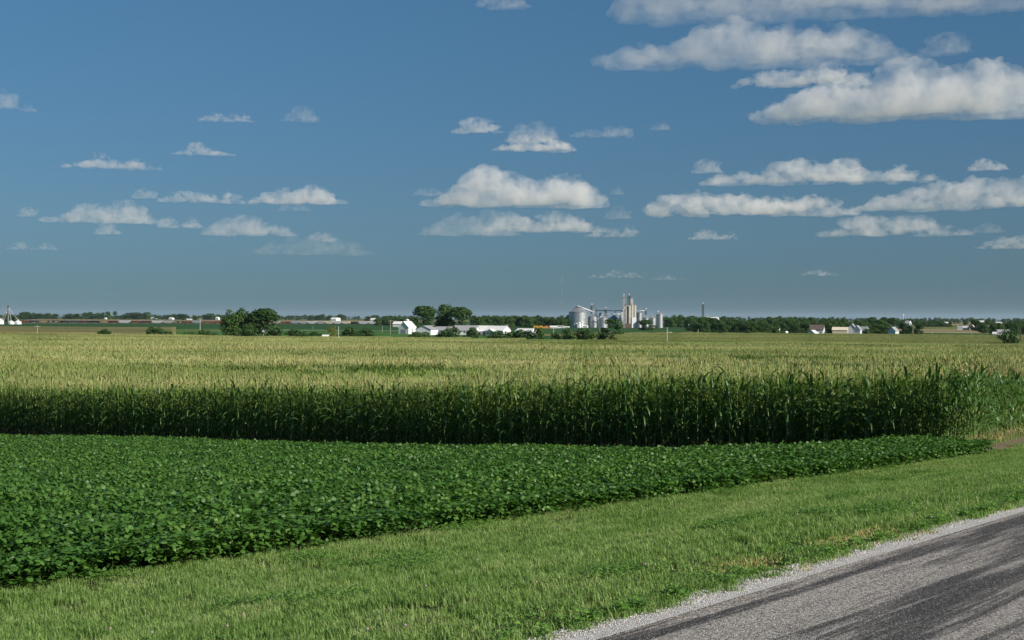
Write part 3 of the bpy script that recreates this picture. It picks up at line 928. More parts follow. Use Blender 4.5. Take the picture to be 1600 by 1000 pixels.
def simple_plant(r, H, nleaf, segs, nt, top_only=False, tassel=True, wide=1.0, tw=1.0):
    out = []
    if not top_only:
        V, F = tube([(0, 0, 0), (0, 0, H)], (.014, .006), 3); out.append((V, F, M_STALK))
    ba = r.uniform(0, PI)
    for i in range(nleaf):
        f = i / max(1, nleaf - 1)
        h = (H * .55 + f * H * .33) if top_only else .3 + f * (H - .55)
        az = ba + (i % 2) * PI + r.gauss(0, .4)
        V, F = corn_leaf(r, h, az, r.uniform(.65, .9), .10 * wide, .85 + .3 * f + r.gauss(0, .1), r.uniform(1.4, 2.3) - .7 * f, segs=segs, flat=True, twist=r.uniform(-.5, .5))
        out.append((V, F, M_CDRY if (not top_only and i < 1) else (M_CTOP if f > .6 else M_CLEAF)))
    if tassel:
        V, F = [], []
        for i in range(nt):
            az = r.uniform(0, 2 * PI); el = r.uniform(.75, 1.4) if i else 1.55
            L = (.36 if i == 0 else r.uniform(.17, .26)); w = .014 * tw * (1.0 if not top_only else 1.25) * wide
            d = Vector((math.cos(az) * math.cos(el), math.sin(az) * math.cos(el), math.sin(el))); s = Vector((math.sin(az + .5), math.cos(az + .5), 0))
            p0 = Vector((0, 0, H - .05)); o = len(V)
            V += [tuple(p0 - s * w), tuple(p0 + s * w), tuple(p0 + d * L + s * w * .5), tuple(p0 + d * L - s * w * .5)]
            F.append((o, o + 1, o + 2, o + 3))
        out.append((V, F, M_TASSEL))
    return out

def shift(parts, dx, dy):
    return [([(x + dx, y + dy, z) for x, y, z in V], F, m) for V, F, m in parts]

def row_patch(k):
    r = random.Random(600 + k); P = []
    for i in range(11):
        P += shift(simple_plant(r, r.uniform(2.38, 2.62), 12, 4, 4, tw=.7), -1.0 + .095 + i * .19, r.uniform(-.03, .03))
    return np_mesh(P, 'corn_row')
def block_patch(k, tassel=True, drop=0.0):                                # 3.05 m x 4 m, four rows
    r = random.Random(700 + k); P = []
    for row in range(4):
        for i in range(20):
            P += shift(simple_plant(r, r.uniform(2.36, 2.62) - drop, 7, 3, 4, top_only=True, tassel=tassel, wide=1.0), -2 + .1 + i * .2, -1.143 + row * .762 + r.uniform(-.03, .03))
    return np_mesh(P, 'corn_block')
def field_patch(k, tassel=True):                   # 12.2 m x 12 m
    r = random.Random(800 + k); P = []
    for row in range(16):
        for i in range(40):
            P += shift(simple_plant(r, r.uniform(2.3, 2.62) - (0 if tassel else .25), 4, 2, 3, top_only=True, tassel=tassel, wide=1.35), -6 + .15 + i * .3, -5.715 + row * .762)
    return np_mesh(P, 'corn_acre')

HX = -.05
def corn_field():
    rp = [row_patch(k) for k in range(3)]; bp = [block_patch(k) for k in range(3)] + [block_patch(5, False, .3), block_patch(6, False, .45)]; fp = [field_patch(k) for k in range(2)] + [field_patch(9, False)]
    pts, rots, scs, var = [], [], [], []
    def add(X, Y, Z, rot, sc, v):
        pts.append(np.stack([X, Y, Z], -1)); rots.append(rot); scs.append(sc); var.append(v)
    # single rows near the front
    s_lim = S_CORN + 26
    for row in range(0, 150):
        t_ = T_CORN + .762 * row
        s0 = TAKEN.get(row, S_CORN) + .12
        if row not in TAKEN: s0 = S_CORN
        ss = np.arange(s0 + 1.0, s_lim + 1.99, 2.0)
        tt = np.full(len(ss), t_); X, Y = xy(ss, tt); Z = G(X, Y)
        k = in_view(X, Y, Z, hgt=3) & (ss < S_CORN + row * .762 / EDGE_K - (2.9 if row < 8 else 0)); X, Y, Z = X[k], Y[k], Z[k]; n = len(X)
        if not n: continue
        hz = rng.normal(1.14, .025, n) * (1 + (-.06 + .19 * min(1, row / 14)) * np.exp(-(ss[k] - S_CORN) / 9.0))
        add(X, Y, Z, np.stack([0 * X, 0 * X, np.full(n, ROAD_HEAD) + rng.integers(0, 2, n) * PI], -1), np.stack([np.ones(n), np.ones(n), hz], -1), rng.integers(0, 3, n))
    # blocks of four rows, then acres
    def blocks(s0, s1, t0, t1, ds, dt, base, nvar, y0, y1, grow=1.0):
        # farther out the rows run across the view
        c_, s_ = math.cos(HX), math.sin(HX)
        A, B = np.meshgrid(np.arange(-420, 420, ds) + ds / 2, np.arange(40, 700, dt) + dt / 2, indexing='ij'); A = A.ravel(); B = B.ravel()
        X, Y = A * c_ - B * s_, A * s_ + B * c_; S, TT = st(X, Y); Z = G(X, Y)
        k = in_view(X, Y, Z, m=1.08, hgt=3) & (S > s0) & (S < s1) & (TT > t0) & (TT < t1) & (np.hypot(X, Y) >= y0) & (np.hypot(X, Y) < y1)
        k &= (TT > corn_edge(S) + 1)
        k &= (np.hypot(X, Y) < 600 - 40 * np.sin(X / 90) + np.clip(X, -300, 0) * -.05)
        S, TT, X, Y, Z, A, B = S[k], TT[k], X[k], Y[k], Z[k], A[k], B[k]; n = len(X)
        v = base + rng.integers(0, nvar, n)
        # a patch of younger, still green corn near the far end
        green = ((X - 45) / 48) ** 2 + ((Y - 520) / 48) ** 2 < 1 + .2 * np.sin(X / 5)
        if base == 8: v = np.where(green, 10, v)
        if base == 3:                                # curved strips of shorter plants without tassels, shaped to shade into dark bands
            PXC = 800 + X / Y * FPX; D_ = np.hypot(X, Y)
            wob = 4 * np.array([noise.noise(Vector((a_ * .035, b_ * .035, 4.0))) for a_, b_ in zip(X, Y)])
            for (p0, p1, d0, d1, wd) in ((-100, 430, 128, 121, 4.5), (120, 760, 113, 117, 5.5), (-100, 300, 152, 146, 4), (330, 900, 175, 143, 5), (820, 1750, 128, 140, 4.5), (900, 1750, 158, 150, 4), (500, 1100, 106, 108, 3)):
                u = (PXC - p0) / (p1 - p0)
                inside = (u > 0) & (u < 1) & (np.abs(D_ + wob - (d0 + (d1 - d0) * u)) < 1.9 * wd * np.sin(PI * np.clip(u, 0, 1)) ** .5)
                inside &= rng.random(n) < .72
                v = np.where(inside, 6 + rng.integers(0, 2, n), v)
        hz = 1.11 + .11 * np.array([noise.noise(Vector((a_ * .010, b_ * .085, 1.0))) for a_, b_ in zip(A, B)])
        rot = tilt_rot(X, Y, np.full(n, HX) + rng.integers(0, 2, n) * PI, 4.0)
        add(X, Y, Z, rot, np.stack([np.ones(n), np.ones(n), hz], -1), v)
        print('corn', base, n)
    t0 = T_CORN - .381
    blocks(s_lim - 1.5, s_lim + 120, t0, t0 + 3.048 * 70, 4.0, 3.048, 3, 3, 0, 1e9)
    blocks(s_lim + 120, 900, t0, t0 + 12.192 * 60, 12.0, 12.192, 8, 2, 0, 1e9)
    blocks(s_lim - 96, s_lim + 120, t0 + 3.048 * 70, t0 + 12.192 * 70, 12.0, 12.192, 8, 2, 0, 1e9)
    scatter('corn_crop', rp + bp + fp, np.concatenate(pts), np.concatenate(rots), np.concatenate(scs), np.concatenate(var), kind='stuff',
            label='tasselled corn field stretching behind the row ends to the farms', cat='corn crop')
    # the next corn field, beyond the fence line
    S, TT = np.meshgrid(np.arange(300, 1300, 12.0), np.arange(-20, 900, 12.192), indexing='ij'); S = S.ravel(); TT = TT.ravel()
    X, Y = xy(S, TT); r_ = np.hypot(X, Y)
    k = (Y > 0) & (np.abs(X) < .40 * Y) & (r_ > 640 - 40 * np.sin(X / 90)) & (r_ < 905 + .1 * X) & (X > 20 + .02 * Y)
    X, Y = X[k], Y[k]; n = len(X); Z = G(X, Y)
    scatter('corn_crop_beyond', fp[:2], np.stack([X, Y, Z], -1), tilt_rot(X, Y, np.full(n, ROAD_HEAD + PI / 2 * 0), 4.0), np.stack([np.ones(n), np.ones(n), rng.normal(1, .01, n)], -1),
            rng.integers(0, 2, n), kind='stuff', label='second corn field beyond the fence line below the wood', cat='corn crop')
    print('corn beyond', n)
corn_field()
# ------------------------------------------------------------------ far scenery helpers
def yh(px): return 495.5 + (px - 800) * 0.00436
def PXY(px, d): return ((px - 800) / FPX * d, d)
def PZ(px, py, d): return CZ + (yh(px) - py) * d / FPX
def place(px, d):
    x, y = PXY(px, d)
    return Vector((x, y, g(x, y)))

M_WHITE = plain('white_painted_wood', (.74, .76, .78), .6, var=.1)
M_WROOF = plain('white_metal_roof', (.78, .78, .77), .45, .4, var=.08)
M_GROOF = plain('grey_metal_roof', (.34, .35, .36), .5, .4, var=.2)
M_BROOF = plain('brown_shingle_roof', (.13, .10, .085), .9, var=.25)
M_CREAM = plain('cream_siding', (.62, .53, .38), .6, var=.1)
M_CONC = plain('weathered_concrete', (.46, .44, .40), .85, var=.22, vscale=.12)
M_DARK = plain('dark_opening', (.03, .032, .035), .6)
M_GLASS = plain('window_glass', (.05, .06, .07), .15, .6)
M_STEEL = plain('dark_structural_steel', (.10, .11, .12), .6)
M_LSTEEL = plain('light_structural_steel', (.45, .46, .47), .5)
M_PIPE = plain('white_spout_pipe', (.74, .75, .75), .4)
M_POLE = plain('weathered_pole', (.32, .29, .25), .85)
M_DPOLE = plain('dark_creosote_pole', (.05, .04, .035), .85)
M_BARK = plain('bark', (.10, .08, .06), .9, var=.4)
a = T('galvanised_steel')
tc = a.n('ShaderNodeTexCoord').outputs['Object']
M_GALV = a.done(a.principled(a.ramp(a.noise(tc, .35, 4), [(.3, (.42, .44, .46)), (.7, (.58, .60, .62))]), .42, .5, .75))

def box_geo(x0, x1, y0, y1, z0, z1):
    V = [(x0, y0, z0), (x1, y0, z0), (x1, y1, z0), (x0, y1, z0), (x0, y0, z1), (x1, y0, z1), (x1, y1, z1), (x0, y1, z1)]
    F = [(0, 3, 2, 1), (4, 5, 6, 7), (0, 1, 5, 4), (1, 2, 6, 5), (2, 3, 7, 6), (3, 0, 4, 7)]
    return V, F
def join(*geos):
    V, F = [], []
    for v, f in geos:
        o = len(V); V += list(v); F += [tuple(i + o for i in q) for q in f]
    return V, F
def part(name, geo, mat, parent, smooth=False, **kw):
    return obj(name, new_mesh(name, geo[0], [tuple(f) for f in geo[1]], [mat], smooth=smooth), parent, **kw)
def root(name, loc, rz=0.0, label=None, cat=None, group=None):
    o = bpy.data.objects.new(name, None); COL.objects.link(o)
    o.location = loc; o.rotation_euler = (0, 0, rz)
    o['label'] = label; o['category'] = cat
    if group: o['group'] = group
    return o
def lathe(prof, n=32):
    V, F = [], []
    for r_, z in prof:
        for j in range(n):
            q = 2 * PI * j / n; V.append((r_ * math.cos(q), r_ * math.sin(q), z))
    for i in range(len(prof) - 1):
        for j in range(n):
            F.append((i * n + j, i * n + (j + 1) % n, (i + 1) * n + (j + 1) % n, (i + 1) * n + j))
    return V, F
def bar(p, q, w, n=6):
    p = Vector(p); q = Vector(q); d = (q - p).normalized()
    s = d.orthogonal().normalized(); t = d.cross(s)
    V = []
    for c in (p, q):
        for j in range(n):
            a_ = 2 * PI * (j + .5) / n; V.append(tuple(c + s * w * math.cos(a_) + t * w * math.sin(a_)))
    F = [(j, (j + 1) % n, n + (j + 1) % n, n + j) for j in range(n)] + [tuple(range(n))[::-1], tuple(range(n, 2 * n))]
    return V, F

# ------------------------------------------------------------------ far crop fields (sheets standing at crop height, with their front faces)
def crop_sheet(name, px0, px1, d0, d1, h, c0, c1, npx=60, nd=24, skew=0.0):
    a = T(name + '_canopy')
    p = a.pos()
    mp = a.n('ShaderNodeMapping'); a.l(p, mp.inputs[0]); mp.inputs['Scale'].default_value = (.02, .012, 0)
    c = a.ramp(a.noise(mp.outputs[0], 1.0, 5, .6), [(.3, c0), (.7, c1)])
    c = a.mix(1.0, c, a.ramp(a.noise(p, .45, 3, .7), [(.3, .7), (.7, 1.1)]), 'MULTIPLY')
    M = a.done(a.principled(c, .9, .1))
    pxs = np.linspace(px0, px1, npx); ds = np.linspace(0, 1, nd)
    P, D = np.meshgrid(pxs, ds, indexing='ij')
    DD = d0 + (d1 - d0) * D + skew * (P - px0)
    X = (P - 800) / FPX * DD; Y = DD
    Z = G(X, Y) + h
    V = np.stack([X, Y, Z], -1).reshape(-1, 3)
    i = np.arange(npx - 1)[:, None] * nd; j = np.arange(nd - 1)[None, :]
    F = np.stack([i + j, i + nd + j, i + nd + j + 1, i + j + 1], -1).reshape(-1, 4)
    # front and side faces down to the soil
    front = np.arange(npx) * nd; o = len(V)
    Vf = V[front] - [0, 0, h + .3]
    k = np.arange(npx - 1)
    F2 = np.stack([front[k + 1], front[k], o + k, o + k + 1], -1)
    rt = (npx - 1) * nd + np.arange(nd); o2 = o + npx
    Vr = V[rt] - [0, 0, h + .3]; k = np.arange(nd - 1)
    F3 = np.stack([rt[k + 1], rt[k], o2 + k, o2 + k + 1], -1)
    return obj(name, new_mesh(name, np.concatenate([V, Vf, Vr]), np.concatenate([F, F2, F3]), [M]), kind='structure')
GREEN0, GREEN1 = (.022, .070, .020), (.035, .098, .026)
TAN0, TAN1 = (.15, .135, .06), (.25, .21, .11)
crop_sheet('soybean_field', -250, 640, 1160, 2330, .8, GREEN0, GREEN1)
crop_sheet('corn_field', -250, 275, 710, 1120, 2.4, (.12, .13, .045), (.20, .18, .08))
crop_sheet('grass_strip', 150, 300, 622, 705, .6, (.045, .12, .025), (.07, .165, .035))
crop_sheet('pasture', 276, 800, 690, 1100, .25, (.045, .12, .025), (.07, .165, .035))
crop_sheet('distant_corn_field', 49, 610, 2760, 4300, 2.4, TAN0, TAN1)
crop_sheet('soybean_strip', 800, 1120, 1010, 1450, .9, GREEN0, (.05, .11, .03))
crop_sheet('stubble_field', 800, 1085, 925, 985, .5, (.12, .13, .05), (.19, .17, .075))
crop_sheet('bean_field_strip', 1430, 1900, 960, 1180, .8, GREEN0, GREEN1)
crop_sheet('wheat_stubble', 1380, 1900, 1260, 1700, .6, (.20, .18, .09), (.28, .24, .13))
crop_sheet('corn_strip', 1420, 1900, 1720, 2300, 2.4, (.07, .10, .03), (.14, .14, .05))
crop_sheet('pale_field', 1450, 1900, 3200, 4600, 2.2, TAN0, TAN1)
crop_sheet('farm_lane', 420, 640, 1128, 1142, .05, (.42, .40, .36), (.5, .48, .44), nd=3)
crop_sheet('gravel_lane', 330, 372, 652, 668, .3, (.42, .40, .36), (.5, .48, .44), npx=12, nd=3)
crop_sheet('gravel_lane_bend', 268, 292, 640, 655, .3, (.42, .40, .34), (.5, .48, .42), npx=8, nd=3)

# ------------------------------------------------------------------ trees
M_CROWNS = [leafmat('foliage_dark', (.018, .050, .014), (.052, .105, .026), trans=.12, rough=.6, spec=.15, wscale=.25, wamt=.4),
            leafmat('foliage_mid', (.025, .062, .014), (.07, .135, .03), trans=.14, rough=.6, spec=.15, wscale=.25, wamt=.4),
            leafmat('foliage_yellow', (.07, .10, .02), (.16, .17, .035), trans=.15, rough=.6, spec=.15, wscale=.4, wamt=.4)]
def crown_mesh(k, H=12.0, W_=10.0, low=.18, nl=20, leaves=2600, size=.55, mat=0, sparse=False):
    r = np.random.default_rng(900 + k)
    cs, rs = [], []
    for i in range(nl):
        z = low + (1 - low) * r.random() ** .8
        env = math.sin(PI * min(.97, max(.08, (z - low * .6) / (1.05 - low * .6)))) ** .6
        q = r.uniform(0, 2 * PI); rad = env * (.30 if not sparse else .38) * math.sqrt(r.random()) * 1.15
        lr = r.uniform(.13, .22) * (1.0 if not sparse else .6)
        z = z if i % 4 else low + .12
        cs.append((math.cos(q) * rad * W_, math.sin(q) * rad * W_, min(z, 1 - lr * .62) * H)); rs.append(lr * (W_ + H) / 2)
    cs = np.array(cs); rs = np.array(rs)
    pick = r.choice(nl, leaves, p=rs ** 2 / (rs ** 2).sum())
    v = r.normal(0, 1, (leaves, 3)); v /= np.linalg.norm(v, axis=1)[:, None]
    rad = rs[pick] * (r.uniform(.45, 1.08, leaves) ** .6)
    v2 = v * np.array([1, 1, .8])
    c = cs[pick] + v2 * rad[:, None]
    keep = c[:, 2] > low * H * .55
    c, v = c[keep], v[keep]; n = len(c)
    nn = v + r.normal(0, .55, (n, 3)); nn[:, 2] += .25; nn /= np.linalg.norm(nn, axis=1)[:, None]
    s = np.cross(nn, r.normal(0, 1, (n, 3))); s /= np.linalg.norm(s, axis=1)[:, None]; t = np.cross(nn, s)
    a_ = (r.uniform(.6, 1.3, n) * size)[:, None]; b_ = a_ * r.uniform(.5, .9, n)[:, None]
    V = np.stack([c - s * a_ * .5, c + t * b_ * .5 + s * a_ * .1, c + s * a_ * .55, c - t * b_ * .5], 1).reshape(-1, 3)
    F = (np.arange(n) * 4)[:, None] + np.arange(4)[None]
    return new_mesh('crown', V, F, [M_CROWNS[mat]])
def trunk_mesh(k, H=12.0, W_=10.0, low=.18, multi=1):
    r = random.Random(950 + k); geos = []
    for m in range(multi):
        bx = r.uniform(-.3, .3) * (multi > 1)
        top = (r.uniform(-.6, .6), r.uniform(-.6, .6), H * .62)
        geos.append(tube([(bx, 0, -.5), (bx * 1.2, 0, H * low), top], (.028 * H, .022 * H, .006 * H), 7))
        for i in range(6):
            z = H * r.uniform(low, .55); q = r.uniform(0, 2 * PI)
            geos.append(tube([(bx, 0, z), (bx + math.cos(q) * W_ * .15, math.sin(q) * W_ * .15, z + H * .1), (bx + math.cos(q) * W_ * .33, math.sin(q) * W_ * .33, z + H * .2)],
                             (.010 * H, .007 * H, .002 * H), 5))
    V, F = join(*geos)
    return new_mesh('trunk', V, F, [M_BARK])
TREE = []
for k, (H, W_, low, nl, lv, sz, mat, sp) in enumerate([
        (12, 11, .10, 34, 4200, .72, 0, False), (12, 9, .08, 28, 3800, .70, 1, False), (12, 8, .07, 24, 3400, .70, 0, False),
        (12, 13, .10, 36, 4200, .75, 1, False), (12, 11, .06, 30, 2600, .60, 0, True), (4, 7, .02, 22, 2200, .38, 0, False),
        (4, 6, .02, 20, 2200, .36, 1, False), (4, 6, .02, 12, 1300, .30, 2, False)]):
    TREE.append((H, W_, crown_mesh(k, H, W_, low, nl, lv, sz, mat, sp), trunk_mesh(k, H, W_, low)))
RT = random.Random(11)
def tree(px, wpx, top, d, k, label, name='tree', cat='tree', group=None, rz=None):
    p = place(px, d); H, W_, cm, tm = TREE[k]
    h = PZ(px, top, d) - p.z
    o = root(name, p, RT.uniform(0, 2 * PI) if rz is None else rz, label, cat, group)
    w = wpx * d / FPX
    o.scale = (w / W_ * 1.42, w / W_ * 1.42, h / H)
    obj('crown', cm, o); obj('trunk', tm, o)
    return o

tree(363, 27, 484, 640, 1, 'tall dark tree leftmost in the big clump left of the white farm')
tree(379, 20, 481, 655, 2, 'slim tree with the highest top in the middle of the big clump')
tree(412, 50, 483, 650, 0, 'broad round tree on the right of the big clump over a white shed')
tree(387, 30, 507, 625, 5, 'low bushy tree in front of the big clump', name='bushy_tree')
tree(398, 24, 488, 672, 3, 'tree filling the gap behind the big clump')
tree(662, 40, 479, 960, 0, 'round dark tree directly behind the white corn crib')
tree(694, 29, 477, 965, 3, 'tallest tree of the three behind the grey roofed sheds')
tree(718, 36, 480.5, 955, 0, 'wide tree right of the tallest one behind the grey roofed sheds')
tree(955, 36, 499, 625, 4, 'open-branched tree standing alone in front of the grain bins')
tree(938, 14, 520, 622, 5, 'small bush at the foot of the lone open-branched tree', name='bush', cat='bush')
tree(1010, 24, 500, 1260, 0, 'rounded tree in front of the concrete elevator foot')
tree(1578, 30, 515.5, 640, 5, 'dark round bush alone near the right edge of the corn', name='bush', cat='bush')

def edge_r(x): return 600 - 40 * math.sin(x / 90) + max(0, -max(-300, min(x, 0)) * .05 * -1)
BL = [(165, 24, 516, 5, 'small round bush alone at the left end of the fence row'), (240, 27, 512.5, 5, 'dark bush second from the left in the fence row'),
      (259, 18, 519, 6, 'low bush touching the second bush from the left'), (267, 8, 519, 5, 'narrow sprig of bush left of the pale lane bend'),
      (297, 22, 520, 6, 'low bush right of the pale lane bend'), (320, 28, 517.5, 5, 'wide dark bush just right of the white-topped pole'),
      (458, 32, 516.5, 5, 'dark bush just right of the big tree clump'), (490, 24, 519.5, 5, 'dark bush between the clump and the yellowish bush'),
      (521, 20, 512.5, 7, 'yellowish green bush in the fence row', ), (548, 30, 514, 5, 'dark bush just right of the yellowish bush'), (571, 28, 514.5, 5, 'dark bush at the right end of the long hedge'),
      (655, 32, 520, 6, 'low bush below the white shed with grey roof'), (693, 24, 519, 6, 'low bush left of the tall bush in front of the long sheds'), (708, 26, 513, 5, 'tall bush in front of the long grey roofed sheds'),
      (740, 24, 514, 5, 'dark pointed bush in front of the joint of the long sheds'), (775, 32, 518.5, 5, 'low bush in front of the long white building'),
      (796, 26, 520, 6, 'low bush right of the long white building'), (818, 34, 517, 5, 'wide bush below the small white shed'), (842, 16, 513.5, 6, 'upright bush right of the small white shed'),
      (868, 14, 521.5, 6, 'tiny bush left of the pair of bushes before the big bin'), (885, 16, 514, 5, 'taller of the two bushes before the big grain bin'), (910, 32, 516, 5, 'wide low bush before the big grain bin'),
      (150, 40, 523.5, 6, None)]
for b in BL[:-1]:
    x = (b[0] - 800) / FPX * 610
    tree(b[0], b[1] * 1.15, b[2] - .6, 618 - 40 * math.sin(x / 90), b[3], b[4], name='bush', cat='bush', group='bushes along the fence row behind the corn')

def wood(x0, x1, t0, t1, d0, d1, n, label, group, ks=(0, 1, 2, 3), seed=1, w=(12, 20)):
    r = random.Random(seed)
    for i in range(n):
        px = x0 + (x1 - x0) * (i + r.random()) / n
        d = d0 + (d1 - d0) * r.random()
        f = (d - d0) / max(1, d1 - d0)
        top = t1 + (t0 - t1) * f + r.uniform(-1.3, 1.6)        # nearer trees show lower tops
        tree(px, r.uniform(*w) * (1000 / d) ** .5, top, d, r.choice(ks), label, group=group)
wood(1078, 1262, 494.5, 505, 1010, 1500, 58, 'dark green tree in the dense wood right of the grain elevator', 'trees of the dense wood', seed=3)
wood(1252, 1385, 496, 506, 1080, 1500, 34, 'dark tree in the wood behind the houses on the right', 'trees behind the right-hand houses', seed=4)
wood(1036, 1092, 493, 499, 1800, 2100, 14, 'tree in the far wood between elevator and dense wood', 'trees between elevator and wood', seed=5, w=(12, 18))
wood(738, 892, 492, 498, 1500, 1900, 38, 'tree in the wood behind the long white farm building', 'trees behind the white farm', seed=6, w=(11, 19))
wood(586, 648, 492, 499, 1850, 2150, 14, 'tree in the wood left of the white corn crib', 'trees left of the corn crib', seed=7, w=(11, 17))
wood(1522, 1640, 500, 507, 1150, 1500, 24, 'tree in the grove at the right edge behind the round bush', 'trees of the right-edge grove', seed=8, w=(11, 18))
wood(1444, 1486, 501, 505, 1900, 2200, 12, 'tree of the small grove beyond the pale stubble on the right', 'trees of the small far grove', seed=9, w=(8, 15))
wood(-40, 36, 489, 494, 2750, 3000, 9, 'tree behind the grain leg at the left edge', 'trees at the left edge', seed=10, w=(14, 22))
for px, w, top, d, k, lab in [
        (1394, 16, 497, 1250, 0, 'tall tree behind the white gabled house on the right'), (1379, 14, 499, 1300, 1, 'tree left of the tall one behind the white gabled house'),
        (1411, 13, 503, 1060, 2, 'tree under the water tower'), (1422, 12, 505, 1050, 1, 'thin tree hiding the white barn below the water tower'), (1435, 13, 503, 1060, 2, 'tree right of the thin one below the water tower'),
        (1362, 18, 510, 1040, 1, 'low tree between the small white house and the white gabled house'), (1501, 9, 508, 1750, 0, 'small lone tree above the far farm roofs'),
        (1356, 14, 514, 1000, 3, 'bushy tree right of the small house with pale roof')]:
    tree(px, w, top, d, k, lab)
FT = [(40, 16, 488), (50, 12, 489), (64, 16, 490), (74, 12, 490), (86, 10, 491), (108, 14, 490), (118, 14, 490.5), (132, 9, 489), (141, 8, 488.2), (150, 12, 489), (160, 7, 488.5), (168, 9, 487.6), (180, 6, 487),
      (194, 10, 491), (210, 24, 488.3), (230, 13, 488.5), (244, 8, 495), (268, 16, 491), (284, 14, 490.5), (330, 14, 490.5), (322, 10, 492), (342, 10, 491.5), (289, 6, 496), (306, 10, 494),
      (486, 8, 494), (493, 8, 493.5), (502, 12, 491.5), (515, 10, 493.5), (532, 9, 491.5), (524, 6, 494.5), (576, 10, 494.5), (586, 12, 493)]
for i, (px, w, top) in enumerate(FT):
    tree(px, w * 1.1, top - .5, 4400 if top < 493.6 else 3900, i % 4, 'small bluish tree on the skyline beyond the freight train', group='skyline trees beyond the train')

def scatter_trees(name, px0, px1, d0, d1, n, h0, h1, seed, label):
    r = np.random.default_rng(seed)
    px = r.uniform(px0, px1, n); d = r.uniform(d0, d1, n)
    clump = np.array([noise.noise(Vector((a_ / 45, b_ / 900, seed))) for a_, b_ in zip(px, d)])
    k = clump > -.12
    px, d = px[k], d[k]; X = (px - 800) / FPX * d; Y = d; Z = G(X, Y); m = len(X)
    h = r.uniform(h0, h1, m) / 12; w = h * r.uniform(1.0, 1.7, m)
    scatter(name, [TREE[k][2] for k in range(4)], np.stack([X, Y, Z], -1), np.stack([0 * X, 0 * X, r.uniform(0, 6.28, m)], -1),
            np.stack([w, w, h], -1), r.integers(0, 4, m), kind='stuff', label=label, cat='woods')
scatter_trees('far_woods', -150, 1750, 4700, 6500, 900, 9, 17, 21, 'bluish line of far woods under the horizon')
scatter_trees('horizon_woods', -150, 1750, 6500, 12500, 1500, 12, 22, 22, 'faint grey-blue woods on the very horizon')
scatter_trees('right_far_woods', 1380, 1750, 2600, 4200, 150, 9, 15, 23, 'dark far groves behind the right-hand fields')

# ------------------------------------------------------------------ farm buildings
def gabled(name, px, d, L, Wd, eave, ridge, rot, label, cat='barn', wall=M_WHITE, roof=M_WROOF, group=None, doors=1, windows=0, door_side='end', over=.35, chimney=False, gambrel=False):
    """ridge along local x; rot turns it anticlockwise from the picture's width"""
    p = place(px, d); o = root(name, p, math.radians(rot), label, cat, group)
    hx, hy = L / 2, Wd / 2
    V, F = box_geo(-hx, hx, -hy, hy, -.6, eave)
    n = len(V); V = V + [(-hx, 0, ridge - .12), (hx, 0, ridge - .12)]
    F = [f for f in F if f != (4, 5, 6, 7)] + [(7, 4, n), (5, 6, n + 1)]
    part('wall', (V, F), wall, o)
    t = .16; e = over
    k = (ridge - eave) / hy
    RV = [(-hx - e, -hy - e, eave - e * k), (hx + e, -hy - e, eave - e * k), (hx + e, 0, ridge), (-hx - e, 0, ridge), (hx + e, hy + e, eave - e * k), (-hx - e, hy + e, eave - e * k)]
    RV2 = [(x, y, z + t) for x, y, z in RV]
    RF = [(0, 3, 2, 1), (3, 5, 4, 2), (6, 7, 8, 9), (9, 8, 10, 11), (0, 1, 7, 6), (5, 11, 10, 4), (0, 6, 9, 3), (3, 9, 11, 5), (1, 2, 8, 7), (2, 4, 10, 8)]
    ro = part('roof', (RV + RV2, RF), roof, o)
    if chimney: part('chimney', box_geo(hx * .2, hx * .2 + .8, -.4, .4, ridge - .3, ridge + 1.0), M_BROOF, ro)
    dh = min(eave * .8, 4.0)
    for i in range(doors):
        if door_side == 'end':
            w = min(Wd * .35, 4.0)
            part('door', box_geo(hx + .003, hx + .08, -w / 2, w / 2, 0, dh), M_DARK if i else M_GROOF, o)
        else:
            x = -hx + L * (i + 1) / (doors + 1); w = min(L * .18, 4.0)
            part('door', box_geo(x - w / 2, x + w / 2, -hy - .08, -hy - .003, 0, dh), M_GROOF if i % 2 == 0 else M_DARK, o)
    for i in range(windows):
        x = -hx + L * (i + .5) / windows
        w = part('window', box_geo(x - .55, x + .55, -hy - .07, -hy - .003, eave * .42, eave * .42 + 1.2), M_WHITE, o)
        part('pane', box_geo(x - .45, x + .45, -hy - .10, -hy - .075, eave * .42 + .1, eave * .42 + 1.1), M_GLASS, w)
    return o

o = gabled('corn_crib', 636.5, 905, 9.0, 7.4, 4.6, 8.2, 62, 'tall white corn crib with steep roof and cupola left of the farm', 'corn crib', doors=1, door_side='side')
cp = part('cupola', join(box_geo(-.9, .9, -.8, .8, 7.8, 9.0)), M_WHITE, o)
part('cupola_roof', ([(-1.1, -1, 9.003), (1.1, -1, 9.003), (1.1, 1, 9.003), (-1.1, 1, 9.003), (-1.1, 0, 9.7), (1.1, 0, 9.7)], [(0, 1, 5, 4), (3, 4, 5, 2), (0, 4, 3), (1, 2, 5), (0, 3, 2, 1)]), M_WROOF, cp)
part('door', box_geo(-4.6, -4.503, -1.6, 1.6, 0, 3.2), M_GROOF, o)
gabled('machine_shed', 667, 880, 10.5, 10.5, 3.4, 5.7, 68, 'white square shed with low grey roof right of the corn crib', 'shed', roof=M_GROOF, doors=0)
gabled('long_shed', 697, 900, 13, 8, 3.0, 5.2, -14, 'long low shed with grey roof behind the tall bush', 'shed', roof=M_GROOF, windows=3)
gabled('long_shed', 729, 885, 14.5, 9, 3.0, 6.0, -14, 'second long low shed with a taller grey roof', 'shed', roof=M_GROOF, windows=3)
gabled('farm_building', 757, 890, 13, 9, 2.9, 6.1, -22, 'left half of the long white farm building with a white roof', 'farm building', doors=2, door_side='side')
gabled('farm_building', 778, 878, 13, 9.5, 3.2, 6.0, -30, 'right end block of the long white farm building', 'farm building', doors=1, door_side='side')
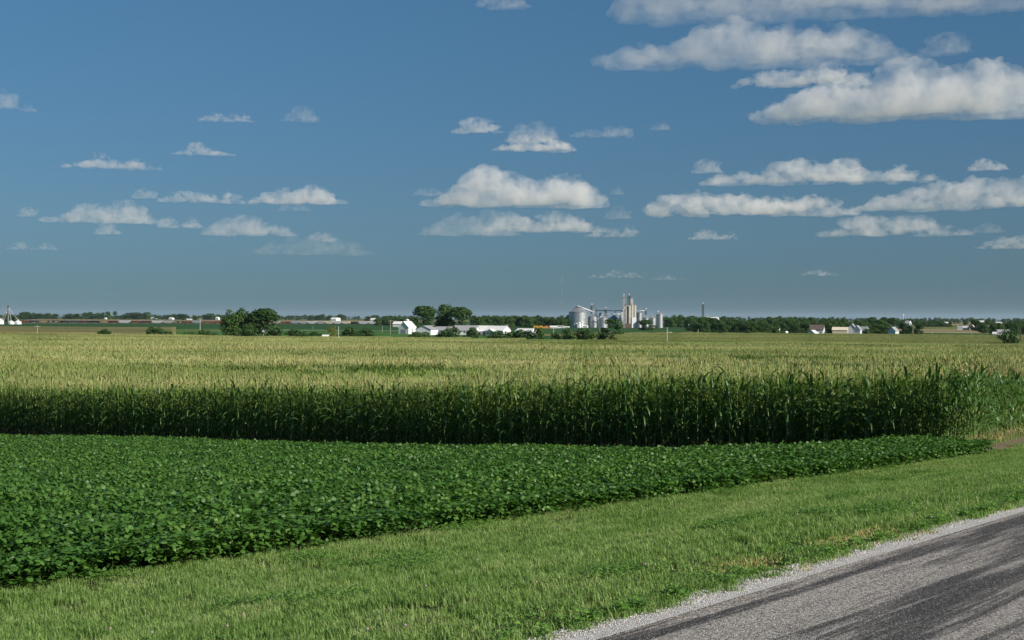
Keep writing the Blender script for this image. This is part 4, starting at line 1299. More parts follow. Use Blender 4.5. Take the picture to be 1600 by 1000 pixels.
gabled('garage', 768, 868, 4.2, 5.5, 2.5, 4.2, 60, 'small gabled white garage in front of the long white building', 'garage', doors=1)
gabled('farm_house', 677, 985, 9, 7, 3.5, 6.0, -12, 'white house half hidden behind the square shed', 'house', windows=3, chimney=True)
gabled('farm_house', 740, 990, 8, 7, 3.5, 6.2, -25, 'white house peeking over the long grey roofs', 'house', windows=2)
gabled('farm_house', 760, 1060, 7, 6, 3.3, 5.2, -20, 'small pale house between trees behind the long white building', 'house', windows=2)
gabled('shed', 822, 900, 11, 8, 3.2, 5.0, -28, 'small white shed standing alone right of the farm', 'shed', doors=1)
gabled('white_shed', 411, 648, 4.0, 3.6, 3.6, 5.6, -68, 'small white gabled shed under the broad round tree', 'shed', doors=1)
gabled('barn', 622, 1500, 9, 7, 4, 6.5, -20, 'white building end seen left of the corn crib between trees', 'building')
# right-hand farm and houses
gabled('house', 1270.5, 985, 6.5, 6.5, 1.9, 4.6, 58, 'low white gable leaning out of the corn at the left of the right-hand houses', 'house')
gabled('house', 1277, 1010, 9.5, 8, 4.2, 7.6, -20, 'house with brown shingle roof and white gable end', 'house', roof=M_BROOF, windows=3, chimney=True)
gabled('machine_shed', 1313, 1005, 10.5, 7, 4.3, 6.2, -18, 'tan machine shed with a cream roof', 'shed', wall=M_CREAM, roof=plain('cream_metal_roof', (.70, .62, .48), .5), doors=1)
gabled('house', 1332, 1020, 5, 5, 5.5, 8.6, 66, 'narrow tall white farmhouse in the middle of the right-hand houses', 'house', roof=M_GROOF, windows=2)
gabled('house', 1340, 1012, 4, 5, 4.4, 7.4, 60, 'white gable wing beside the narrow tall farmhouse', 'house', roof=M_GROOF, windows=1)
gabled('house', 1350, 1030, 5.6, 6, 3.6, 6.6, -30, 'small house with pale roof right of the tall farmhouse', 'house', roof=M_GROOF, windows=2)
gabled('house', 1396, 1000, 6.0, 5.6, 4.0, 6.8, 52, 'white gabled house alone between two groups of trees', 'house', roof=M_GROOF, windows=2)
gabled('barn', 1419, 1900, 7, 6, 7, 10.5, -50, 'white barn gable half hidden below the water tower', 'barn')
gabled('farm_shed', 1503, 1560, 9, 7, 3, 5, -20, 'grey roofed shed left in the far farm on the right', 'shed', roof=M_GROOF)
gabled('farm_shed', 1510, 1540, 6, 6, 3, 5, -40, 'cream shed in the middle of the far farm on the right', 'shed', wall=M_CREAM)
gabled('farm_shed', 1519, 1535, 5, 5, 3.8, 6.2, 60, 'bright white shed right in the far farm on the right', 'shed')
gabled('farm_house', 1554.5, 1030, 2.6, 3, 2.2, 3.4, -30, 'tiny white hut in front of the right-edge grove', 'hut')
gabled('farm_house', 1569, 1060, 10, 7, 2.6, 4.6, -10, 'low house with grey-blue roof behind the round bush', 'house', roof=M_GROOF, windows=3)
gabled('pavilion', 1213, 1130, 5, 4, 4.4, 6.2, -25, 'pale roof showing in a gap of the dense wood', 'house', roof=M_WROOF)
gabled('hut', 1229, 915, 1.0, 1.0, 2.9, 3.4, 20, 'tiny white hut at the corn edge before the dense wood', 'hut')
gabled('roadside_shed', 1047, 990, 2.6, 3, 1.7, 2.2, -10, 'low white roadside shed behind the lone pole', 'shed')
gabled('white_house', 1081, 1560, 6, 6, 4, 6, -30, 'small white house at the left edge of the dense wood', 'house')
for px, d, s, lab in [(243, 4350, 9, 'tiny white house among skyline trees left of the white silos'), (238.5, 4360, 7, 'tiny pale house touching a skyline tree'), (268, 4340, 11, 'white tower-like building on the skyline'),
                      (523, 3750, 14, 'white farm beyond the train on the right of the skyline trees'), (528, 3760, 9, 'small white barn beside the far white farm'),
                      (583, 3300, 9, 'white building beyond the last white hopper cars'), (1448, 2900, 6, 'speck of a white farm far behind the right-hand trees'), (1479, 2950, 7, 'tiny white house in the far grove'),
                      (1532, 2500, 10, 'white barn high behind the right-edge grove'), (1542, 2600, 7, 'small white gable right of the high barn'), (1560, 3000, 11, 'long pale roof far behind the right-edge grove'),
                      (165, 4380, 6, 'white speck of a house left on the skyline'), (340, 4380, 9, 'small pale house right of the long white poultry house')]:
    gabled('distant_building', px, d, s * 1.2, s, s * .8 if s < 11 else s * .5, s * 1.2 if s < 11 else s * .8, -25, lab, 'building', doors=0)
gabled('poultry_house', 295.5, 3960, 27, 12, 3.5, 5.6, -6, 'long low white poultry house on the tan field beyond the train', 'poultry house', doors=2, door_side='side')

# ------------------------------------------------------------------ grain elevator
ED = 1700.0
def bin_(px0, px1, eave, peak, label, d=ED, group='galvanised grain bins of the elevator', mat=M_GALV, name='grain_bin'):
    pxc = (px0 + px1) / 2; p = place(pxc, d)
    r_ = (px1 - px0) / 2 * d / FPX; ze = PZ(pxc, eave, d) - p.z; zp = PZ(pxc, peak, d) - p.z
    o = root(name, p, 0, label, 'grain bin', group)
    prof = [(r_, -.5)]
    z = 0
    while z < ze - .6:
        prof += [(r_ + .05, z + .15), (r_ - .05, z + .75)]; z += 1.1
    prof.append((r_, ze))
    part('shell', lathe(prof, 40), mat, o, smooth=True)
    part('roof', lathe([(r_ + .2, ze - .05), (r_ + .2, ze + .1), (r_ * .12, zp - .15), (r_ * .12, zp + .5), (0.01, zp + .9)], 28), mat, o)
    n = 12
    ribs = [bar((math.cos(q) * (r_ + .1), math.sin(q) * (r_ + .1), ze + .2), (math.cos(q) * r_ * .14, math.sin(q) * r_ * .14, zp), .09, 4) for q in [2 * PI * i / n for i in range(n)]]
    part('roof_ribs', join(*ribs), M_LSTEEL, o)
    part('ladder', join(*[bar((-.25 + .5 * s_, -r_ - .35, 0), (-.25 + .5 * s_, -r_ - .35, ze), .06, 4) for s_ in (0, 1)]), M_STEEL, o)
    return o
bin_(889, 918.5, 487.6, 478.6, 'largest grain bin at the left end of the elevator, with white spouts over its roof')
bin_(918.5, 934.5, 495.3, 489.6, 'grain bin touching the largest one, with a pale conical roof', d=1715)
bin_(934, 950, 497.3, 492.5, 'shiny grain bin third from the left, with a spout on its roof', d=1690)
bin_(951, 967, 498, 493, 'grain bin behind the lone open-branched tree', d=1715)
bin_(994, 1003.5, 488.2, 486.4, 'tall slim bin right against the concrete silos', d=1720)
bin_(1003.5, 1014, 496.8, 493.0, 'small bin with a bright dome below a loading leg', d=1690)
bin_(1014.5, 1025, 497.4, 493.4, 'small pale bin between the domed bin and the tall right bin', d=1690)
bin_(1025.5, 1036, 490.8, 488.2, 'tall grain bin at the right end of the elevator', d=1715)
bin_(935.5, 940.5, 490, 488.6, 'narrow overhead bin between the conical roofs', d=1735)

def steel_tower(o, x, y, z0, z1, w, mat, name='frame'):
    gs = []
    for sx in (-1, 1):
        for sy in (-1, 1): gs.append(bar((x + sx * w, y + sy * w, z0), (x + sx * w, y + sy * w, z1), .16, 4))
    z = z0; i = 0
    while z < z1 - 1:
        zz = min(z + 3.0, z1); s = 1 if i % 2 else -1
        gs += [bar((x - s * w, y - w, z), (x + s * w, y - w, zz), .09, 4), bar((x - w, y - w, zz), (x + w, y - w, zz), .09, 4), bar((x + w, y - s * w, z), (x + w, y + s * w, zz), .09, 4)]
        z = zz; i += 1
    return part(name, join(*gs), mat, o)
def EP(px, py, d=ED, dy=0.0):
    return Vector(((px - 800) / FPX * d, d + dy, PZ(px, py, d)))

# concrete silos with head house
p = place(983.5, ED)
o = root('concrete_elevator', p, 0, 'tall concrete grain silos with a head house on top', 'grain elevator')
k = ED / FPX; zt = PZ(983, 477, ED) - p.z
SH = join(box_geo(-1, 1, -1, 1, 0, 1))
for i, (px, dy) in enumerate([(978.5, 1.5), (987.2, -2.2), (991.8, 1.2)]):
    rr_ = (4.6 if i == 0 else 2.35) * k
    q = part('silo', lathe([(rr_, -1), (rr_, zt), (rr_ * .96, zt), (rr_ * .96, zt + .25), (.01, zt + .26)], 36), M_CONC, o, smooth=False)
    q.location = ((px - 983.5) * k, dy * k, 0)
for px in (983.0,):
    q = part('silo', lathe([(2.2 * k, -1), (2.2 * k, zt - .4), (.01, zt - .39)], 28), M_CONC, o); q.location = ((px - 983.5) * k, -3.2 * k, 0)
hh = part('head_house', box_geo(1.4 * k, 5.6 * k, -1.6 * k, 2.2 * k, zt + .3, PZ(986, 466.5, ED) - p.z), M_CONC, o)
part('door', box_geo(2.2 * k, 2.9 * k, -1.6 * k - .1, -1.6 * k - .004, zt + .3, zt + 2.6), M_DARK, hh)
part('deck_rail', join(*[bar((-9 * k + i * 3.3, -4.6 * k, zt), (-9 * k + i * 3.3, -4.6 * k, zt + 1.2), .06, 4) for i in range(5)], bar((-9 * k, -4.6 * k, zt + 1.2), (1 * k, -4.6 * k, zt + 1.2), .06, 4)), M_STEEL, o)
part('annex', box_geo(3.2 * k, 10.4 * k, -6 * k, -4.9 * k, -.5, PZ(990, 496, ED) - p.z), M_WHITE, o)
part('lean_to', box_geo(-9 * k, 2 * k, -6.4 * k, -5 * k, -.5, PZ(980, 505.5, ED) - p.z), M_BROOF, o)

def leg(px, top, w, label, d, dark=True, head=2.2, z0=None, name='bucket_elevator'):
    p = place(px, d); o = root(name, p, 0, label, 'bucket elevator')
    zt_ = PZ(px, top, d) - p.z
    zb = 0 if z0 is None else PZ(px, z0, d) - p.z
    steel_tower(o, 0, 0, zb, zt_ - 1, w, M_STEEL if dark else M_LSTEEL)
    part('casing', join(box_geo(-.5, .1, -.5, .5, zb, zt_ - 1.2), box_geo(.35, .85, -.5, .5, zb, zt_ - 1.2)), M_LSTEEL if not dark else M_STEEL, o)
    part('head', join(box_geo(-head * .5, head * .5, -.8, .8, zt_ - 1.2, zt_ + .3), lathe([(head * .55, zt_ + .31), (head * .4, zt_ + 1.0), (.01, zt_ + 1.3)], 12)), M_GALV, o)
    part('platform', box_geo(-w - .8, w + .8, -w - .8, w + .8, zt_ - 3.2, zt_ - 2.95), M_STEEL, o)
    return o
leg(974.3, 461, 1.1, 'slender leg tower with a white head left of the head house', 1690, dark=False)
leg(982.8, 460.5, 1.5, 'dark leg tower rising above the concrete silos', 1694, dark=True, z0=477)
leg(924.2, 476, .9, 'dark bucket leg behind the second grain bin', 1722)
leg(946, 481.5, .7, 'short dark bucket leg under the long overhead conveyor', 1730)
leg(1009, 483, .8, 'small bucket leg above the domed bin', 1700)
leg(1027.8, 487, .8, 'small bucket leg left of the tall right bin', 1728)
leg(1098.2, 474, 1.3, 'lone dark leg tower above the white plant behind the wood', 2100)

def spout(name, a_, b_, w, mat, label, legs=(), cat='conveyor'):
    mid = (a_ + b_) / 2
    o = root(name, Vector((mid.x, mid.y, g(mid.x, mid.y))), 0, label, cat, 'conveyors and spouts of the elevator')
    part('tube', bar(a_ - o.location, b_ - o.location, w, 8), mat, o, smooth=True)
    d_ = (b_ - a_).normalized()
    for f, nm in ((0.0, 'inlet'), (1.0, 'outlet')):
        c = a_.lerp(b_, f) - o.location
        part(nm, box_geo(c.x - w * 1.6, c.x + w * 1.6, c.y - w * 1.6, c.y + w * 1.6, c.z - w * 1.8, c.z + w * 1.4), M_LSTEEL, o)
    for f in legs:
        c = a_.lerp(b_, f) - o.location
        steel_tower(o, c.x, c.y, 0, c.z - .3, .6, M_STEEL, 'support')
    return o
spout('grain_spout', EP(893, 487.4, 1698), EP(903.5, 478.4, 1698), .55, M_PIPE, 'short white spout leaning up the left side of the largest bin roof')
spout('grain_spout', EP(903.5, 478.2, 1696), EP(927, 487.3, 1700), .55, M_PIPE, 'long white spout falling from the largest bin roof to the next bin')
spout('overhead_conveyor', EP(928, 485.3, 1722), EP(975, 485.5, 1705), .5, M_STEEL, 'long dark overhead conveyor running to the concrete silos', legs=(.08, .42, .7))
spout('overhead_conveyor', EP(941, 491, 1700), EP(972, 490.8, 1700), .5, M_PIPE, 'lower pale overhead conveyor just above the bin roofs', legs=(.1, .9))
spout('grain_spout', EP(934.5, 498, 1684), EP(941.5, 493, 1684), .45, M_PIPE, 'short white spout on the roof of the third bin')
spout('grain_spout', EP(968.5, 491, 1690), EP(977, 480, 1695), .55, M_PIPE, 'white spout climbing from the hopper to the silo top')
spout('overhead_conveyor', EP(994, 485, 1700), EP(1009, 485.6, 1700), .4, M_PIPE, 'pale conveyor from the silos to the small bucket leg')
spout('grain_spout', EP(1020, 493, 1712), EP(1027.5, 487.2, 1722), .35, M_STEEL, 'dark spout leaning on the tall right bin')
spout('grain_spout', EP(926, 475.5, 1722), EP(934, 485.5, 1722), .3, M_STEEL, 'thin dark spout down from the bucket leg')
spout('grain_spout', EP(973.5, 462, 1692), EP(981, 478.5, 1696), .3, M_LSTEEL, 'thin spout from the slender leg tower to the silo deck')
# hopper tank
p = place(971.8, 1694)
o = root('hopper_tank', p, 0, 'white loading hopper tank left of the concrete silos', 'tank')
part('tank', lathe([(.9, PZ(971.8, 503, 1694) - p.z), (1.35, PZ(971.8, 500, 1694) - p.z), (1.35, PZ(971.8, 487.4, 1694) - p.z), (.3, PZ(971.8, 486, 1694) - p.z)], 18), M_PIPE, o, smooth=True)
steel_tower(o, 0, 0, -.5, PZ(971.8, 500, 1694) - p.z, 1.2, M_STEEL, 'frame')
for px, d, w, h0, lab in [(900, 1655, 3.6, 4.2, 'tallest of the white loading sheds before the largest bin'), (904.5, 1650, 3.6, 5.2, 'middle one of the white loading sheds before the largest bin'), (908.5, 1652, 3.0, 6.0, 'right one of the white loading sheds before the largest bin')]:
    gabled('loading_shed', px, d, w, 3, h0 * 1.05, h0 * 1.25, 70, lab, 'shed', doors=1)
gabled('scale_house', 915, 1640, 5, 4, 1.8, 2.8, -20, 'low white scale house between the first two bins', 'shed')
gabled('white_plant', 1138, 2080, 26, 14, 9.0, 12.2, -18, 'long white plant building rising behind the dense wood', 'building', doors=0, windows=6)
gabled('white_plant', 1116, 2100, 12, 10, 12.0, 14.6, -18, 'middle white plant building with stepped roof behind the wood', 'building', doors=0, windows=2)
gabled('white_plant', 1104, 2090, 9, 9, 11.5, 15.6, -18, 'left white plant building beside the lone leg tower', 'building', doors=0)

# grain leg with fan of spouts and bins at the far left
d = 1600; p = place(13.5, d)
o = root('spout_tower', p, 0, 'grain leg at the left edge with a fan of white pipes', 'bucket elevator')
zt = PZ(13.5, 480, d) - p.z
steel_tower(o, -.6, 0, 0, zt, .6, M_STEEL)
part('head', box_geo(-1.5, .5, -.8, .8, zt, zt + 1.8), M_STEEL, o)
for px, py in ((2, 502), (6, 502), (13.5, 502), (18, 500.5), (28, 499.5)):
    part('spout', bar((0, 0, zt), ((px - 13.5) * d / FPX, -1, PZ(px, py, d) - p.z), .20, 6), M_LSTEEL, o)
bin_(-4, 6, 500.5, 498, 'white bin cut by the left edge under the fan of pipes', d=1600, group='small bins at the left edge', mat=M_WHITE)
bin_(12.5, 22.5, 503.4, 500.8, 'left of the two low white bins right of the fan of pipes', d=1600, group='small bins at the left edge', mat=M_WHITE)
bin_(23, 33.5, 503.4, 500.2, 'right of the two low white bins, nearest the red boxcar', d=1605, group='small bins at the left edge', mat=M_WHITE)

# radio mast and water tower
d = 4000; p = place(877.5, d); o = root('radio_mast', p, 0, 'thin guyed radio mast left of the grain elevator', 'mast')
zt = PZ(877.5, 424, d) - p.z
M_RED = plain('faded_red_paint', (.40, .16, .13), .6)
for i in range(9):
    steel = join(*[bar((math.cos(q) * .42, math.sin(q) * .42, zt * i / 9), (math.cos(q) * .42, math.sin(q) * .42, zt * (i + 1) / 9), .16, 4) for q in (0, 2.09, 4.19)],
                 *[bar((math.cos(q) * .42, math.sin(q) * .42, zt * (i + j / 5) / 9), (math.cos(q + 2.09) * .42, math.sin(q + 2.09) * .42, zt * (i + (j + 1) / 5) / 9), .08, 3) for j in range(5) for q in (0, 2.09, 4.19)])
    part('lattice_section', steel, M_RED if i % 2 == 0 else M_LSTEEL, o)
part('guy_wires', join(*[bar((0, 0, zt * f), (math.cos(q) * zt * .55, math.sin(q) * zt * .55, 0), .03, 3) for f in (.45, .9) for q in (.5, 2.6, 4.7)]), M_STEEL, o)
d = 3600; p = place(1411, d); o = root('water_tower', p, 0, 'white ball-shaped water tower on a slim stem at the right', 'water tower')
zt = PZ(1411, 491, d) - p.z; R_ = 2.3
part('bowl', lathe([(.01, zt - 2 * R_ - .4)] + [(R_ * math.sin(PI * i / 12) + (.6 if i == 0 else 0), zt - R_ - R_ * math.cos(PI * i / 12)) for i in range(0, 13)], 24), M_WHITE, o, smooth=True)
part('stem', lathe([(1.6, -1), (.75, 3), (.75, zt - 2 * R_ + .2)], 14), M_WHITE, o, smooth=True)

# ------------------------------------------------------------------ utility poles
def pole(px, top, d, label, dark=False, arm=True, r0=.13, light=None):
    p = place(px, d); o = root('utility_pole', p, RT.uniform(-.3, .3), label, 'utility pole', 'utility poles across the fields')
    h = PZ(px, top, d) - p.z
    part('shaft', lathe([(r0 * 1.25, -.5), (r0 * .8, h), (.01, h + .02)], 8), M_DPOLE if dark else (light or M_POLE), o, smooth=True)
    if arm:
        part('crossarm', box_geo(-1.2, 1.2, -.26, -.16, h - .7, h - .55), M_DPOLE if dark else M_POLE, o)
        for s in (-1.05, -.35, .35, 1.05):
            part('insulator', lathe([(.05, h - .548), (.07, h - .42), (.01, h - .35)], 6), M_WHITE, o).location = (s, -.21, 0)
    return o
M_PALEP = plain('pale_pole', (.42, .40, .37), .6)
pole(58.5, 508, 612, 'grey utility pole at the far left in the corn', arm=True)
pole(312.7, 497, 700, 'pale pole with a white top left of the big clump', light=M_PALEP)
pole(529, 510, 560, 'pale utility pole before the dark hedge', light=M_PALEP, arm=False)
pole(610, 500, 880, 'pole with a white lamp left of the corn crib')
pole(597.5, 509, 1000, 'short pole left of the white lamp pole', arm=False)
pole(524, 509, 1200, 'thin pole behind the yellowish bush', arm=False)
pole(489, 510, 1210, 'thin pole over the dark bush behind the clump', arm=False)
pole(865, 511, 760, 'leaning pale pole left of the bushes before the big bin', light=M_PALEP, arm=False)
pole(937.3, 510.5, 1000, 'thin pole left of the lone open-branched tree', arm=False)
pole(1042.5, 511.5, 560, 'lone pale pole standing in the corn right of the elevator', light=M_PALEP, arm=False)
pole(707, 503, 960, 'pole seen against the trees behind the grey roofs', arm=False)
pole(792.6, 506.5, 900, 'pole at the right end of the long white building')
pole(1091, 514, 905, 'short pale pole at the left foot of the dense wood', light=M_PALEP, arm=False)
pole(1231.5, 517.5, 900, 'short pale pole beside the tiny white hut', light=M_PALEP, arm=False)
pole(1426.5, 507.5, 930, 'pole in front of the trees below the water tower')
pole(1594.5, 511.5, 660, 'dark thick pole right of the round bush', dark=True, arm=False, r0=.32)
pole(1518, 518, 930, 'short pole below the far farm on the right', arm=False)
pole(384.5, 509, 2000, 'thin pole by the red boxcar near the clump', arm=False)
pole(1456, 516.5, 940, 'short pole right of the trees below the water tower', arm=False)

# ------------------------------------------------------------------ freight train
def cmat(name, c): return plain(name, c, .7, .25, var=.25, vscale=.4)
CM = {'rust brown': cmat('rust_brown', (.17, .065, .04)), 'dark red': cmat('dark_red', (.11, .035, .03)), 'black': cmat('sooty_black', (.03, .032, .035)), 'dark grey': cmat('dark_grey', (.06, .065, .075)),
      'white': cmat('off_white', (.62, .64, .66)), 'tan': cmat('tan_lumber', (.42, .33, .16)), 'light blue': cmat('pale_blue', (.30, .38, .46)), 'light grey': cmat('light_grey', (.42, .44, .46)),
      'cream': cmat('cream', (.66, .62, .52)), 'orange brown': cmat('orange_brown', (.24, .10, .05)), 'red': cmat('red_oxide', (.24, .06, .045))}
M_WHEEL = plain('wheel_steel', (.06, .055, .05), .6)
_bogie = None
def bogie_mesh():
    gs = [box_geo(-1.5, 1.5, -1.15, -.95, .35, .85), box_geo(-1.5, 1.5, .95, 1.15, .35, .85), box_geo(-.35, .35, -.9, .9, .5, .95)]
    for x in (-.9, .9):
        for y in (-.93, .80):
            V, F = lathe([(.01, 0), (.46, 0.001), (.46, .12), (.01, .121)], 12)
            gs.append(([(x + a_, y + c_, .46 + b_) for a_, b_, c_ in V], F))
    return new_mesh('bogie', *join(*gs), [M_WHEEL])
BOGIE = bogie_mesh()
def car(kind, px0, px1, colour, n):
    pxc = (px0 + px1) / 2
    f = lambda q: 2500 - (q - 33) * .36
    d0, d1 = f(px0), f(px1)
    a_ = Vector(PXY(px0, d0)); b_ = Vector(PXY(px1, d1)); c = (a_ + b_) / 2
    L = (b_ - a_).length - .9
    ordn = {1: 'first', 2: 'second', 3: 'third'}.get(n, '%dth' % n if n % 10 not in (1, 2, 3) or n in (11, 12, 13) else '%d%s' % (n, {1: 'st', 2: 'nd', 3: 'rd'}[n % 10]))
    desc = {'boxcar': 'boxcar', 'hopper_car': 'covered hopper car', 'flat_car': 'centerbeam flat car with tan loads', 'tank_car': 'tank car'}[kind]
    o = root(kind, Vector((c.x, c.y, g(c.x, c.y) + 1.0)), math.atan2((b_ - a_).y, (b_ - a_).x), '%s %s, %s railcar from the left' % (colour, desc, ordn), 'railcar', 'cars of the long freight train')
    h = L / 2; m = CM[colour]
    if kind == 'boxcar':
        part('body', join(box_geo(-h, h, -1.5, 1.5, 1.1, 4.55), *[box_geo(-h + L * i / 10 - .05, -h + L * i / 10 + .05, -1.56, -1.502, 1.2, 4.5) for i in range(1, 10)]), m, o)
        part('roof', ([(-h, -1.55, 4.553), (h, -1.55, 4.553), (h, 0, 4.8), (-h, 0, 4.8), (h, 1.55, 4.553), (-h, 1.55, 4.553)], [(0, 1, 2, 3), (3, 2, 4, 5), (0, 3, 5), (1, 4, 2)]), CM['light grey'], o)
        part('door', box_geo(-1.5, 1.5, -1.66, -1.57, 1.2, 4.3), m, o)
    elif kind == 'hopper_car':
        prof = [(-h + .6, 1.9), (-h + 2.4, 1.0), (h - 2.4, 1.0), (h - .6, 1.9), (h, 2.2), (h, 4.3), (-h, 4.3), (-h, 2.2)]
        V = [(x, -1.5, z) for x, z in prof] + [(x, 1.5, z) for x, z in prof]; k_ = len(prof)
        F = [tuple(range(k_)), tuple(range(2 * k_ - 1, k_ - 1, -1))] + [(i, i + k_, (i + 1) % k_ + k_, (i + 1) % k_) for i in range(k_)]
        part('body', (V, F), m, o)
        part('roof', ([(-h, -1.5, 4.303), (h, -1.5, 4.303), (h, -.6, 4.75), (-h, -.6, 4.75), (h, .6, 4.75), (-h, .6, 4.75), (h, 1.5, 4.303), (-h, 1.5, 4.303)], [(0, 1, 2, 3), (3, 2, 4, 5), (5, 4, 6, 7), (0, 3, 5, 7), (1, 6, 4, 2)]), m, o)
        part('end_frame', join(box_geo(-h, -h + .15, -1.4, 1.4, .9, 2.2), box_geo(h - .15, h, -1.4, 1.4, .9, 2.2), box_geo(-h, h, -.2, .2, .8, .97)), CM['black'], o)
    elif kind == 'tank_car':
        V, F = lathe([(.01, -h + .2), (1.1, -h + .4), (1.5, -h + 1), (1.5, h - 1), (1.1, h - .4), (.01, h - .2)], 20)
        part('tank', ([(z, x, 2.6 + y) for x, y, z in V], F), m, o, smooth=True)
        part('frame', box_geo(-h, h, -1.0, 1.0, .9, 1.1), CM['black'], o)
        part('dome', lathe([(.6, 4.0), (.6, 4.5), (.01, 4.6)], 12), m, o)
    else:
        part('deck', box_geo(-h, h, -1.4, 1.4, 1.0, 1.25), CM['black'], o)
        part('end_frame', join(box_geo(-h, -h + .4, -1.35, 1.35, 1.26, 4.3), box_geo(h - .4, h, -1.35, 1.35, 1.26, 4.3), box_geo(-h + .41, h - .41, -.08, .08, 1.26, 4.3)), m, o)
        for i in range(3):
            x = -h + .8 + i * (L - 1.6) / 3
            part('load', box_geo(x, x + (L - 1.6) / 3 - .5, -1.3, -.1, 1.26, 3.6 + .3 * (i % 2)), CM['tan'] if i != 1 or n % 2 else CM['dark grey'], o)
    for s in (-1, 1):
        b = obj('bogie', BOGIE, o); b.location = (s * (h - 2.2), 0, 0)
CARS = [('boxcar', 33, 45, 'red'), ('boxcar', 46, 60.5, 'dark grey'), ('flat_car', 61, 76, 'dark grey'), ('flat_car', 76.5, 92, 'black'), ('tank_car', 93, 108.5, 'black'), ('boxcar', 109, 124.5, 'dark grey'),
        ('boxcar', 125, 139.5, 'dark red'), ('boxcar', 140, 155.5, 'black'), ('flat_car', 156, 170.5, 'rust brown'), ('boxcar', 171, 184.5, 'dark red'), ('hopper_car', 186, 204, 'white'), ('boxcar', 204.5, 219.5, 'rust brown'),
        ('boxcar', 220, 236.5, 'dark red'), ('hopper_car', 237.5, 254, 'white'), ('hopper_car', 254.5, 271.5, 'light grey'), ('flat_car', 272, 286, 'dark grey'), ('boxcar', 286.5, 300, 'rust brown'), ('hopper_car', 301, 314, 'light blue'),
        ('boxcar', 315, 332.5, 'orange brown'), ('boxcar', 333.5, 348, 'red'), ('hopper_car', 427, 438, 'light grey'), ('boxcar', 439, 446.5, 'orange brown'), ('boxcar', 447, 454.5, 'rust brown'), ('hopper_car', 455.5, 467.5, 'light blue'), ('hopper_car', 468, 481, 'light grey'),
        ('hopper_car', 481.5, 494.5, 'white'), ('hopper_car', 495, 508, 'light grey'), ('hopper_car', 508.5, 521.5, 'cream'), ('hopper_car', 522, 534, 'white'), ('hopper_car', 534.5, 547, 'cream'), ('tank_car', 547.5, 560.5, 'black'),
        ('hopper_car', 561, 575.5, 'white'), ('hopper_car', 576, 591, 'white'), ('boxcar', 592, 603, 'black')]
for n, (kd, a0, a1, c_) in enumerate(CARS): car(kd, a0, a1, c_, n + 1)
def strip(name, px0, px1, off, hw, z0, z1, mat):
    f = lambda q: 2500 - (q - 33) * .36
    V = []; n_ = 60
    for i in range(n_ + 1):
        q = px0 + (px1 - px0) * i / n_
        x, y = PXY(q, f(q) + off); z = g(x, y)
        V += [(x, y - hw - .8, z + z0), (x, y - hw, z + z1), (x, y + hw, z + z1), (x, y + hw + .8, z + z0)]
    F = [(i * 4 + j, i * 4 + 4 + j, i * 4 + 5 + j, i * 4 + 1 + j) for i in range(n_) for j in range(3)]
    obj(name, new_mesh(name, V, F, [mat]), kind='structure')
strip('railway_ballast', 20, 700, 0, 2.2, -.8, .85, plain('ballast', (.16, .15, .14), .9))
strip('railway_rail', 20, 700, -.8, .06, .8, 1.0, M_WHEEL)
strip('railway_rail', 20, 700, .8, .06, .8, 1.0, M_WHEEL)

# ------------------------------------------------------------------ vehicles seen beyond the bushes
def truck(px, d, L, colour, label, rz=0, box=True, name='truck', cat='truck'):
    p = place(px, d); o = root(name, p, rz, label, cat); h = L / 2
    part('cab', join(box_geo(h - 2.2, h, -1.1, 1.1, .7, 1.8), ([(h - 2.1, -1.0, 1.801), (h - .5, -1.0, 1.801), (h - .5, 1, 1.801), (h - 2.1, 1, 1.801), (h - 2.0, -.9, 2.7), (h - 1.0, -.9, 2.7), (h - 1.0, .9, 2.7), (h - 2.0, .9, 2.7)],
          [(4, 5, 6, 7), (0, 1, 5, 4), (1, 2, 6, 5), (2, 3, 7, 6), (3, 0, 4, 7)])), colour, o)
    if box: part('box', box_geo(-h, h - 2.5, -1.2, 1.2, .8, 3.3), colour, o)
    part('window', box_geo(h - 1.9, h - 1.1, -1.02, -.99, 1.9, 2.5), M_GLASS, o)
    for x in (-h + 1, h - 1.1):
        for y in (-1.15, .95):
            V, F = lathe([(.01, 0), (.45, .001), (.45, .2), (.01, .201)], 12)
            part('wheel', ([(x + a_, y + c_, .45 + b_) for a_, b_, c_ in V], F), M_DARK, o)
    return o
M_YEL = plain('orange_yellow_paint', (.55, .30, .05), .5)
truck(839, 1420, 6.5, M_YEL, 'orange truck leftmost of the row right of the small white shed')
truck(847, 1430, 7, M_YEL, 'orange truck in the middle of the row right of the small white shed')
truck(856, 1425, 6, plain('faded_orange_paint', (.45, .20, .08), .5), 'faded orange truck at the right of its row')
gabled('grain_trailer_shed', 865, 1440, 7, 4, 2.2, 3.2, -5, 'low white roof right of the orange trucks', 'shed')
gabled('long_low_shed', 875, 1450, 6.5, 4, 2.6, 3.5, -5, 'low grey shed between two white roofs left of the big bin', 'shed', roof=M_GROOF)
gabled('white_trailer_shed', 885, 1445, 6.0, 4, 1.9, 2.6, -5, 'low white roof just left of the big bin', 'shed')
truck(423.5, 690, 4.4, M_WHITE, 'white car parked under the broad round tree', name='parked_car', cat='car', box=False)
for i, px in enumerate((479, 509)):
    pass
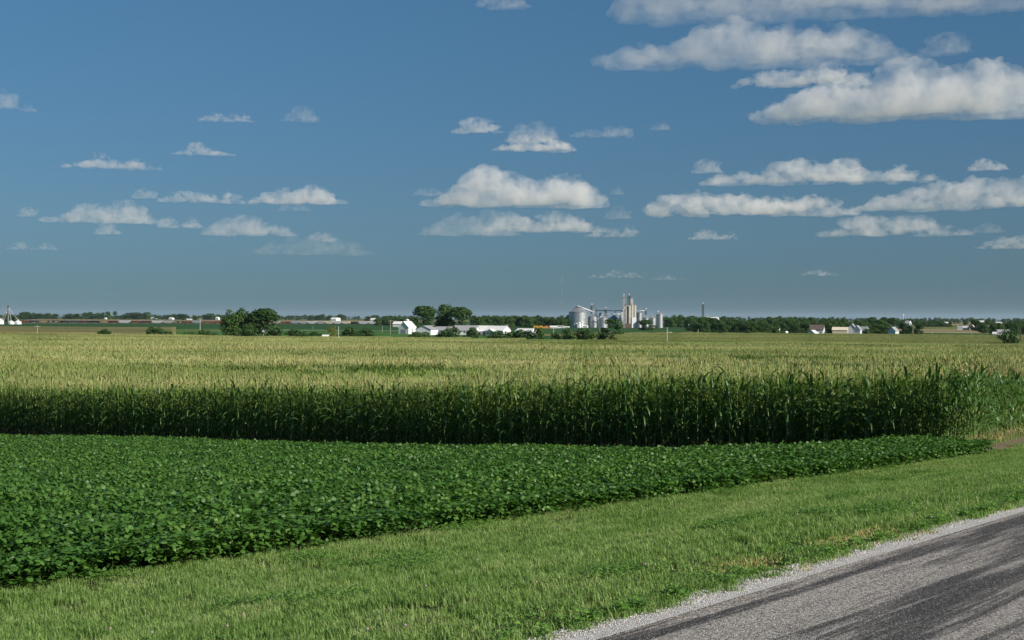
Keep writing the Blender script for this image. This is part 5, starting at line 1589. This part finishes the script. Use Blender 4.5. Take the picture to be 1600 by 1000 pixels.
gabled('lane_shed', 509, 640, 2.5, 2, 2.5, 3.3, -10, 'low pale shed left of the yellowish bush', 'shed', wall=M_CREAM)
# ------------------------------------------------------------------ small things near the road
M_PINK = plain('clover_blossom_pink', (.36, .24, .29), .8)
def clover_flower():
    rr = np.random.default_rng(3)
    V, F = lathe([(.002, 0), (.012, .004), (.014, .012), (.009, .02), (.001, .023)], 10)
    return new_mesh('blossom', V, F, [M_PINK], smooth=False), new_mesh('stem', *tube([(0, 0, -.16), (.005, 0, -.08), (0, 0, .002)], (.0016, .0014, .0012), 4), [M_STEM])
BL_M, ST_M = clover_flower()
for px, py, wh in [(574, 986, 'in the bottom left grass'), (633, 980, 'just right of the bottom left one'), (838, 912, 'left of the gravel edge tip'), (1008, 884, 'in the middle of the grass verge'),
                   (746, 877, 'upper left in the grass verge'), (665, 918, 'between the bottom left and the middle blossoms'), (1246, 806, 'far along the verge'), (1455, 810, 'near the gravel on the right'),
                   (355, 981, 'at the left of a dark weed patch'), (380, 962, 'second in the pair at lower left'), (237, 991, 'at the very bottom left'), (172, 985, 'nearest the bottom left corner')]:
    dr = px_dir(px, py); o = Vector((0, 0, CZ)); tt_ = 3.0
    while tt_ < 80:
        q = o + dr * tt_
        if q.z < g(q.x, q.y) + .12: break
        tt_ += .03
    f = root('clover_flower', q + Vector((0, 0, .01)), 0, 'pinkish clover blossom ' + wh, 'flower', 'clover blossoms in the verge')
    f.scale = (.95, .95, .85)
    obj('blossom', BL_M, f); obj('stem', ST_M, f)
# ------------------------------------------------------------------ haze
def haze(dens):
    m, t, out = nodemat('summer_haze')
    v = t.nodes.new('ShaderNodeVolumePrincipled')
    v.inputs['Color'].default_value = (.62, .79, 1.0, 1)
    v.inputs['Density'].default_value = dens
    v.inputs['Anisotropy'].default_value = 0.2
    t.links.new(v.outputs[0], out.inputs['Volume'])
    V, F = box_geo(-62000, 62000, -62000, 62000, -110, 170)
    obj('haze', new_mesh('haze', V, F, [m]), kind='stuff', label='thin blue summer haze over the far fields', cat='haze')
haze(1.8e-5)
